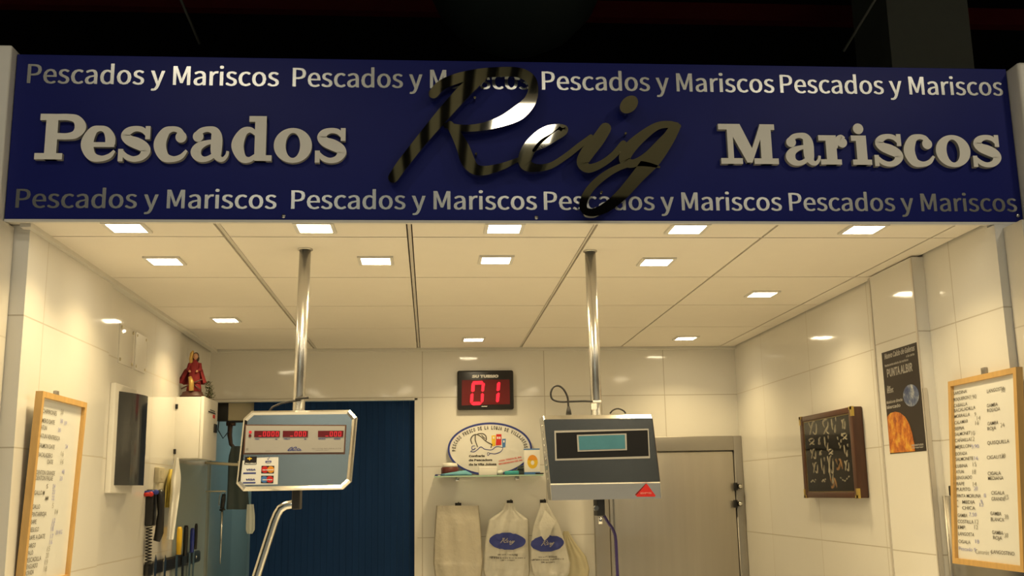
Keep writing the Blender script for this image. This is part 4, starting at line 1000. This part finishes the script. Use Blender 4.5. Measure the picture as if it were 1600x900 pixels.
b = MB(); on_poster(b, [(80, 590), (105, 562), (140, 552), (175, 558), (215, 590), (245, 640), (268, 710), (285, 790), (292, 858), (98, 866), (92, 760)]); b.build('orange_print', 'orange_disc', T)
b = MB()
for t_, x, y, x1, cap, sl in (('Nuevo Caldo de Galeras', 62, 152, 290, .021, .2), ('a la carta', 225, 138, 288, .009, .1), ('Restaurante selecto de mariscos', 64, 212, 242, .009, 0), ('PUNTA ALBIR', 82, 288, 275, .032, 0), ('Bar', 84, 378, 108, .012, 0), ('Mar', 82, 398, 130, .012, 0), ('Restaurant', 82, 412, 130, .007, 0), ('Musica en directo', 78, 492, 198, .011, 0), ('Mercado', 80, 532, 182, .013, 0), ('reservas', 268, 815, 358, .009, 0), ('www', 268, 832, 358, .006, 0)):
    p = FP(*pc(x, y)); w = p.y-FP(*pc(x1, y-(x1-x)*.28)).y
    if sl == 0 and y > 700: w = p.y-FP(*pc(x1, y-5)).y
    put_text(b, t_, V3((xp-.0027, p.y, p.z)), -Y, Z, cap, w, bold=.015, slant=sl)
p0 = pc(80, 362); b.build('lettering', 'face_grey', T)

# knots in a shadow-box frame
xf = 1.786
T = thing('framed_knot_display', (XR, 4.70, 1.57), 'dark wood framed display of tied rope knots on the right wall', 'picture frame')
kc = lambda x, y: (1235+x/5.456, 625+y/5.456)
FK = lambda px, py: atX(px, py, xf)
ya, yb = FK(*kc(480, 400)).y-.012, FK(*kc(90, 400)).y+.02; 
ya, yb, zt, zb = 4.325, 4.985, 1.960, 1.585
ya = (FK(*kc(505, 60)).y+FK(*kc(595, 835)).y)/2; yb = (FK(*kc(66, 150)).y+FK(*kc(128, 835)).y)/2; zt = (FK(*kc(66, 150)).z+FK(*kc(500, 58)).z)/2; zb = (FK(*kc(128, 835)).z+FK(*kc(580, 835)).z)/2
w = .040
b = MB(); b.box((xf+.012, ya+.01, zb+.01), (XR, yb-.01, zt-.01)); b.build('backing', 'felt', T)
b = MB()
for y0, y1, z0, z1 in ((ya, ya+w, zb, zt), (yb-w, yb, zb, zt), (ya+w, yb-w, zt-.026, zt), (ya+w, yb-w, zb, zb+.026)): b.box((xf, y0, z0), (XR-.001, y1, z1), .004)
b.build('frame', 'walnut', T)
b = MB(); b.box((xf+.004, ya+w, zb+.026), (xf+.006, yb-w, zb+.030)); b.box((xf+.004, ya+w, zt-.030), (xf+.006, yb-w, zt-.026)); b.box((xf+.004, ya+w, zb+.03), (xf+.006, ya+w+.006, zt-.03)); b.box((xf+.004, yb-w-.006, zb+.03), (xf+.006, yb-w, zt-.03)); b.build('inner_lip', 'brass', T)
for (yy, s, zz, r) in ((ya, 1, zt, -1), (yb, -1, zt, -1), (ya, 1, zb, 1), (yb, -1, zb, 1)):
    b = MB(); b.box((xf-.0015, yy-.001*s, zz-.001*r), (xf+.01, yy+.018*s, zz+.040*r)); b.box((xf-.0015, yy-.0012*s, zz-.0012*r), (xf+.01, yy+.030*s, zz+.012*r)); b.build('corner_plate', 'brass', T)
kn = 0
b = MB(); b.box((xf+.0035, ya+w-.004, zb+.024), (xf+.0045, yb-w+.004, zt-.024)); b.build('glass_pane', 'pane', T)
for cx, cy, w_, h_, kind in ((200, 240, 45, 38, 0), (310, 228, 30, 42, 1), (380, 215, 26, 40, 2), (462, 205, 16, 26, 0), (190, 355, 30, 18, 1), (255, 350, 14, 40, 3), (318, 368, 24, 40, 2), (430, 350, 32, 60, 4), (472, 310, 22, 16, 1), (205, 460, 30, 28, 0), (265, 450, 16, 24, 3), (352, 442, 22, 14, 1), (485, 430, 20, 32, 2), (222, 578, 28, 30, 0), (288, 560, 20, 45, 2), (352, 550, 28, 50, 0), (425, 548, 32, 30, 5), (492, 560, 20, 28, 0), (202, 690, 38, 14, 3), (292, 686, 26, 14, 3), (362, 620, 26, 60, 2), (378, 708, 32, 28, 5), (470, 672, 60, 20, 4)):
    q = atX(*kc(cx, cy), xf+.010); sy_ = w_*.0017; sz_ = h_*.00078
    q.y = min(yb-w-.02-sy_*.6, max(ya+w+.02+sy_*.6, q.y))
    b = MB(); pts = []; N2 = 46
    fa, fb = ((2, 3), (3, 2), (1, 2), (1, 1), (1, .5), (3, 4))[kind]
    closed = kind not in (3, 4)
    for k in range(N2):
        a = 2*math.pi*k/N2
        if kind in (3, 4): yy, zz = (a/math.pi-1)*.9, (.5*math.sin(a*2+1) if kind == 3 else abs(a/math.pi-1)*1.4-.7)
        else: yy, zz = math.sin(fa*a+.6), math.sin(fb*a)
        pts.append((q.x-.002-.002*math.sin(5*a), q.y+yy*sy_*.62, q.z+zz*sz_))
    b.tube(pts, .0042, 6, closed=closed); b.build('rope_knot', 'rope2' if kind == 5 else 'rope', T)

# stainless unit behind the right whiteboard
T = thing('steel_backsplash', (XR, 3.4, 1.0), 'stainless steel panel on right wall behind the whiteboard', 'steel panel')
b = MB(); b.box((XR-.014, 3.02, .92), (XR, 3.66, 1.585), .004); b.build('sheet', 'steel', T)
b = MB(); b.tube([(XR-.014, 3.655, .92), (XR-.014, 3.655, 1.585)], .007, 8); b.build('edge_fold', 'steel_frame', T)
b = MB(); b.box((XR-.012, 3.60, 1.585), (XR, 3.625, 1.62), .003); b.build('clip', 'black', T)

# =================================================================== HANGING SCALES
def chamfer_rect(x0, x1, z0, z1, c): return [(x0+c, z0), (x1-c, z0), (x1, z0+c), (x1, z1-c), (x1-c, z1), (x0+c, z1), (x0, z1-c), (x0, z0+c)]
# --- left scale
YH = 3.50
T = thing('hanging_scale', (-.436, 3.58, ZC), 'left hanging scale with steel head, red digits and card stickers', 'scale', 'scales on ceiling poles')
b = MB(); b.tube([(-.431, 3.578, ZC), (-.446, 3.578, 1.66)], .0200, 28); b.lathe([(.026, -.004), (.026, 0), (0, 0)], (-.431, 3.578, ZC), 28); b.build('pole', 'pole', T)
c_ = [atY(*p, YH) for p in ((382, 642), (547, 640), (552, 764), (372, 768))]
x0, x1 = (c_[0].x+c_[3].x)/2-.006, (c_[1].x+c_[2].x)/2+.006; z1, z0 = (c_[0].z+c_[1].z)/2, (c_[2].z+c_[3].z)/2
head = MB()
sh = lambda z: -.020*((z0+z1)/2-z)/(z1-z0)*1.0     # the head hangs a touch out of plumb
def hx(x, z): return x+sh(z)
ch = .024
outer = chamfer_rect(x0, x1, z0, z1, ch); mid = chamfer_rect(x0+.006, x1-.006, z0+.006, z1-.006, ch*.95); inn = chamfer_rect(x0+.014, x1-.014, z0+.014, z1-.014, ch*.8)
loops = [(outer, YH+.055), (outer, YH+.010), (mid, YH), (inn, YH+.006)]
vs = [V3((hx(x, z), y, z)) for l, y in loops for x, z in l]; fs = []
for i in range(3):
    for k in range(8): fs.append((i*8+k, i*8+(k+1) % 8, (i+1)*8+(k+1) % 8, (i+1)*8+k))
fs += [tuple(range(24, 32)), tuple(range(8))[::-1]]
head.add(vs, fs); hd = head.build('head', 'steel', T)
FH = lambda px, py: atY(px, py, YH+.006)
hc = lambda x, y: (372+x/7.824, 655+y/7.824)
b = MB(); dec(b, [hc(88, 66), hc(1325, 70), hc(1305, 428), hc(68, 432)], FH, .004, -Y); fp = b.build('faceplate', 'face_brown', hd)
b = MB(); dec(b, [hc(102, 80), hc(1308, 84), hc(1292, 405), hc(84, 412)], FH, .0055, -Y); b.build('faceplate_panel', 'face_grey', hd)
FD = lambda px, py: atY(px, py, YH)
for q in ([(200, 142), (512, 142), (508, 218), (196, 220)], [(548, 142), (856, 142), (854, 216), (546, 218)], [(978, 142), (1290, 140), (1286, 216), (976, 218)]):
    b = MB(); dec(b, [hc(*p) for p in q], FD, .0008, -Y); w_ = b.build('display_window', 'led_off', hd)
    b2 = MB(); xs0 = q[0][0]+(q[1][0]-q[0][0])*.30; n = 4
    if q[0][0] == 200: n = 5; xs0 = 255
    for k in range(n):
        xx = xs0+k*52; 
        if xx+40 > q[1][0]: break
        for poly in ([(0, 0), (34, 0), (32, 10), (2, 10)], [(0, 0), (10, 0), (6, 62), (-4, 62)], [(26, 0), (36, 0), (32, 62), (22, 62)], [(-4, 52), (32, 52), (32, 62), (-4, 62)]):
            if k == 0 and poly[0] != (-4, 52): continue
            dec(b2, [hc(xx+a, q[0][1]+8+c) for a, c in poly], FD, .0016, -Y)
    b2.build('red_digits', 'led_dim', hd)
b = MB()
for cx, cy in ((150, 158),): p = FD(*hc(cx, cy)); b.prism(ellipse(0, 0, .0048, .0048, 18), .001, p-Y*.001, X, Z, -Y)
b.build('indicator', 'led_dim', hd)
b = MB(); p = FD(*hc(146, 203)); b.prism(ellipse(0, 0, .0046, .0046, 18), .001, p-Y*.001, X, Z, -Y); b.build('indicator', 'led_off', hd)
b = MB()
for t_, x, y, x1, cap in (('PESO', 205, 248, 260, .0032), ('kg', 455, 248, 480, .0032), ('PRECIO', 560, 246, 635, .0034), ('€/kg', 808, 248, 835, .0032), ('IMPORTE', 982, 246, 1066, .0038), ('EUROS', 1175, 246, 1250, .0038), ('EPELSA', 610, 386, 770, .004)):
    p = FD(*hc(x, y)); put_text(b, t_, p-Y*.0003, X, Z, cap, (FD(*hc(x1, y))-p).x, bold=.02)
for st_ in ([(605, 382, 5), (640, 350, 8), (665, 345, 8), (655, 368, 5)], [(650, 378, 5), (690, 345, 8), (715, 345, 9), (700, 365, 5)], [(715, 372, 5), (740, 355, 6), (775, 380, 5)]):
    put_stroke(b, st_, lambda x, y, q: FD(*hc(x, y))-Y*.0004, 0, 5)
b.build('blue_print', 'navy', hd)
b = MB()
for t_, x, y, x1, cap in (('Max 15 kg  Min 100 g  e=5 g', 905, 364, 1260, .0022), ('clase III  2007', 950, 384, 1110, .0022), ('BC', 100, 380, 128, .006), ('tara', 335, 390, 400, .002)):
    p = FD(*hc(x, y)); put_text(b, t_, p-Y*.0003, X, Z, cap, (FD(*hc(x1, y))-p).x)
b.build('small_print', 'grey_print', hd)
# card stickers
FS = lambda px, py: atY(px, py, YH+.006)
b = MB(); dec(b, [hc(48, 508), hc(242, 470), hc(495, 460), hc(485, 796), hc(28, 804)], FS, .0008, -Y); sk = b.build('card_sticker', 'white_paper', hd)
def sdec(qs, m, dd=.0013):
    b = MB()
    for q in qs: dec(b, [hc(*p) for p in q], FS, dd, -Y)
    return b.build('card_mark', m, hd)
sdec([[(88, 460), (230, 455), (226, 548), (76, 552)], [(288, 570), (444, 570), (438, 662), (282, 662)], [(283, 690), (436, 690), (430, 782), (278, 782)]], 'poster_black')
sdec([[(66, 652), (220, 650), (218, 668), (62, 670)], [(60, 770), (214, 768), (212, 784), (58, 786)], [(336, 510), (408, 508), (406, 530), (334, 532)]], 'navy')
for cx, cy, m, dd in ((328, 616, 'red', .0016), (400, 616, 'orange', .0019), (322, 736, 'skyblue', .0016), (390, 736, 'red', .0019)):
    b = MB(); dec(b, [hc(cx+x, cy+y) for x, y in ellipse(0, 0, 42, 41, 24)], FS, dd, -Y); b.build('card_mark', m, hd)
b = MB()
for t_, x, y, x1, cap in (('VISA', 95, 628, 215, .0058), ('VISA', 90, 748, 208, .0058)):
    p = FS(*hc(x, y)); put_text(b, t_, p-Y*.0014, X, Z, cap, (FS(*hc(x1, y))-p).x, bold=.02, slant=.25)
p = FS(*hc(362, 495)); put_stroke(b, [(360, 480, 6), (368, 494, 6), (385, 460, 4)], lambda x, y, q: FS(*hc(x, y))-Y*.0014, 0, 4)
b.build('card_lettering', 'navy', hd)
b = MB()
for t_, x, y, x1, cap in (('MasterCard', 300, 626, 432, .0036), ('Maestro', 300, 746, 420, .0036), ('ServiRed', 86, 545, 218, .003), ('4B', 344, 528, 400, .0022)):
    p = FS(*hc(x, y)); put_text(b, t_, p-Y*.0023, X, Z, cap, (FS(*hc(x1, y))-p).x, bold=.03, slant=.1)
b.build('card_lettering', 'white_paper', hd)
b = MB(); put_stroke(b, [(118, 482, 12), (140, 482, 20), (165, 482, 12)], lambda x, y, q: FS(*hc(x, y))-Y*.0016, 0, 4); put_stroke(b, [(142, 466, 10), (142, 482, 16), (142, 500, 10)], lambda x, y, q: FS(*hc(x, y))-Y*.0017, 0, 4); b.build('card_mark', 'yellow', hd)
# cable, bracket, bent tube
b = MB(); b.tube([atY(420, 643, 3.545), atY(426, 636, 3.55), atY(440, 630, 3.555), atY(456, 627, 3.555), atY(470, 625, 3.556)], .0035, 8); b.tube([atY(462, 624, 3.553), atY(472, 622, 3.553), atY(482, 621, 3.56)], .005, 8); b.build('cable', 'rubber', T)
b = MB(); a, c = atY(457, 764, 3.56), atY(468, 796, 3.56); b.box((a.x, 3.545, c.z), (c.x+.002, 3.61, a.z+.014), .004); b.build('bracket', 'rubber', T)
b = MB(); tp = [atY(x, y, 3.575) for x, y in ((466, 787), (456, 788), (446, 790), (438, 795), (433, 803), (428, 815), (415, 855), (400, 902))]; d_ = (tp[-1]-tp[-2]).normalized(); tp.append(tp[-1]+d_*.36); b.tube(tp, .0140, 18); b.build('bent_tube', 'steel', T)
# --- right scale
YR = 3.52
T = thing('hanging_scale', (.576, 3.60, ZC), 'right hanging scale with deep steel head and teal screen', 'scale', 'scales on ceiling poles')
b = MB(); b.tube([(.571, 3.603, ZC), (.578, 3.603, 1.62)], .0195, 28); b.lathe([(.025, -.004), (.025, 0), (0, 0)], (.571, 3.603, ZC), 28); b.build('pole', 'pole', T)
rc = lambda x, y: (840+x/4.286, 590+y/4.286)
def PR(x, y, Yd): return atY(*rc(x, y), Yd)
# front outline: top strip leaning back, main face, bottom strip
L_ = [PR(45, 262, YR+.02), PR(47, 285, YR), PR(78, 708, YR), PR(80, 826, YR+.004)]
R_ = [PR(788, 238, YR+.02), PR(792, 262, YR), PR(808, 700, YR), PR(812, 806, YR+.004)]
xm0, xm1 = sum(p.x for p in L_)/4, sum(p.x for p in R_)/4
zz = [(a.z+c.z)/2 for a, c in zip(L_, R_)]
prof = [(YR+.115, zz[0]-.004), (YR+.020, zz[0]), (YR+.012, zz[0]-.0008), (YR+.0078, zz[0]-.0025), (YR, zz[0]-.0153), (YR, zz[2]), (YR+.004, zz[2]-.004), (YR+.014, zz[3]), (YR+.10, zz[3])]
shr = lambda z: .026*((zz[0]+zz[3])/2-z)/(zz[0]-zz[3])
vs = []; n = len(prof)
for xx, ins in ((xm0, 0), (xm1, 0)):
    for y, z in prof: vs.append(V3((xx+shr(z)*(.9), y, z)))
fs = [(k, (k+1) % n, n+(k+1) % n, n+k) for k in range(n)]+[tuple(range(n))[::-1], tuple(range(n, 2*n))]
bm = bmesh.new(); bv = [bm.verts.new(p) for p in vs]; 
for f in fs: bm.faces.new([bv[i] for i in f])
bmesh.ops.recalc_face_normals(bm, faces=bm.faces)
ed = [e for e in bm.edges if abs(e.verts[0].co.x-e.verts[1].co.x) < .02]; bmesh.ops.bevel(bm, geom=ed, offset=.004, segments=3, profile=.5, affect='EDGES')
b = MB(); b.bm(bm, 0, False); hd = b.build('head', 'steel', T)
b = MB(); e0, e1 = V3((0, -.0004, .0003)), V3((0, -.0018, .0011)); za_, zb_ = zz[0]-.0028, zz[0]-.0150
q = [V3((xm0+.005+shr(za_)*.9, YR+.0076, za_)), V3((xm1-.005+shr(za_)*.9, YR+.0076, za_)), V3((xm1-.005+shr(zb_)*.9, YR+.0002, zb_)), V3((xm0+.005+shr(zb_)*.9, YR+.0002, zb_))]
b.add([p+e for e in (e0, e1) for p in q], [(0, 1, 2, 3), (4, 7, 6, 5), (0, 4, 5, 1), (1, 5, 6, 2), (2, 6, 7, 3), (3, 7, 4, 0)]); b.build('top_rim', 'rim_polish', hd)
FR = lambda px, py: atY(px, py, YR)
b = MB(); dec(b, [rc(112, 356), rc(742, 342), rc(752, 540), rc(118, 556)], FR, .0025, -Y, holes=[[rc(122, 370), rc(736, 352), rc(744, 526), rc(128, 544)]]); b.build('faceplate_rim', 'face_grey', hd)
b = MB(); dec(b, [rc(122, 370), rc(736, 352), rc(744, 526), rc(128, 544)], FR, .0015, -Y); b.build('faceplate', 'black', hd)
b = MB(); dec(b, [rc(262, 384), rc(594, 374), rc(598, 486), rc(268, 496)], FR, .003, -Y); b.build('screen_bezel', 'face_grey', hd)
b = MB(); dec(b, [rc(273, 392), rc(583, 383), rc(586, 476), rc(279, 485)], FR, .0036, -Y); b.build('screen', 'lcd', hd)
b = MB(); dec(b, [rc(725, 712), rc(732, 712), rc(790, 790), rc(784, 798), rc(664, 798), rc(660, 790)], lambda px, py: atY(px, py, YR+.003), .0012, -Y); b.build('triangle_sticker', 'red', hd)
b = MB(); p = atY(*rc(688, 780), YR+.003); put_text(b, 'BPS', p-Y*.0016, X, Z, .0062, (atY(*rc(765, 780), YR).x-p.x), bold=.02); b.build('sticker_lettering', 'pink_print', hd)
b = MB()
for k in range(9):
    z = zz[1]-.02-.022*k; b.lathe([(0, -.002), (.003, -.0015), (.0035, 0), (0, 0)], (xm0+shr(z)*.9, YR+.05, z), 8, axis='x')
b.build('side_screws', 'chrome', hd)
b = MB(); cab = [PR(208, 235, 3.56), PR(206, 190, 3.56), PR(200, 130, 3.56), PR(175, 80, 3.56), PR(140, 55, 3.56), PR(105, 65, 3.56), PR(88, 105, 3.56), PR(100, 145, 3.56), PR(150, 162, 3.56), PR(230, 160, 3.57), PR(310, 158, 3.575), PR(368, 160, 3.58)]
cp_ = [V3(q) for q in catmull([tuple(p) for p in cab], 5)]; b.tube(cp_, .0034, 8); b.build('cable', 'rubber', T)
b = MB(); p = PR(208, 225, 3.56); b.tube([p+Z*.016, p, p-Z*.012], [.0045, .0085, .010], 10); b.build('plug', 'rubber', T)
b = MB(); p = PR(384, 182, 3.582); b.box((p.x-.012, 3.578, p.z-.016), (p.x+.006, 3.592, p.z+.004), .002); b.tube([PR(370, 162, 3.585), PR(425, 160, 3.585)], .004, 8); b.build('clip', 'white', T)
b = MB(); b.tube([V3(q) for q in catmull([tuple(PR(*q, 3.66)) for q in ((485, 240), (505, 218), (540, 208), (575, 222), (590, 240))], 5)], .003, 6); b.build('spare_cable', 'rubber', T)
b = MB(); a, c = atY(929, 780, 3.56), atY(945, 806, 3.56); b.box((a.x+.006, 3.55, c.z), (c.x, 3.625, a.z+.006), .003); b.build('bracket', 'rubber', T)
b = MB(); p = atY(931, 794, 3.55); b.lathe([(0, -.014), (.009, -.014), (.010, 0), (0, 0)], p, 6, axis='y', smooth=False); p = atY(938, 808, 3.56); b2 = MB(); b2.tube([p, p-Z*.022], .008, 10); b.build('bolt', 'chrome', T); b2.build('cable_gland', 'chrome', T)
b = MB(); tp = [tuple(atY(x, y, 3.575)) for x, y in ((942, 803), (950, 816), (958, 828), (962, 842), (963.5, 870), (965, 902))]; tp = [V3(q) for q in catmull(tp, 4)]; tp.append(V3((tp[-1].x+.012, 3.575, .98))); b.tube(tp, .0055, 10); b.build('hose', 'hose', T)

# unseen counter that carries the scales' stands; top made wide and white to bounce light
T = thing('fish_counter', (.29, 3.5, 0), 'unseen white fish counter with light-bouncing white top in front of the stall', 'counter')
b = MB(); b.box((-1.18, 2.9, .10), (1.76, 3.92, .90), .01); b.build('body', 'ice_white', T)
b = MB(); b.box((-1.2, 2.80, .901), (1.80, 4.0, .94), .008); b.build('worktop', 'ice_white', T)
b = MB(); b.box((-1.14, 2.95, 0), (1.70, 3.85, .099)); b.build('plinth', 'steel_frame', T)
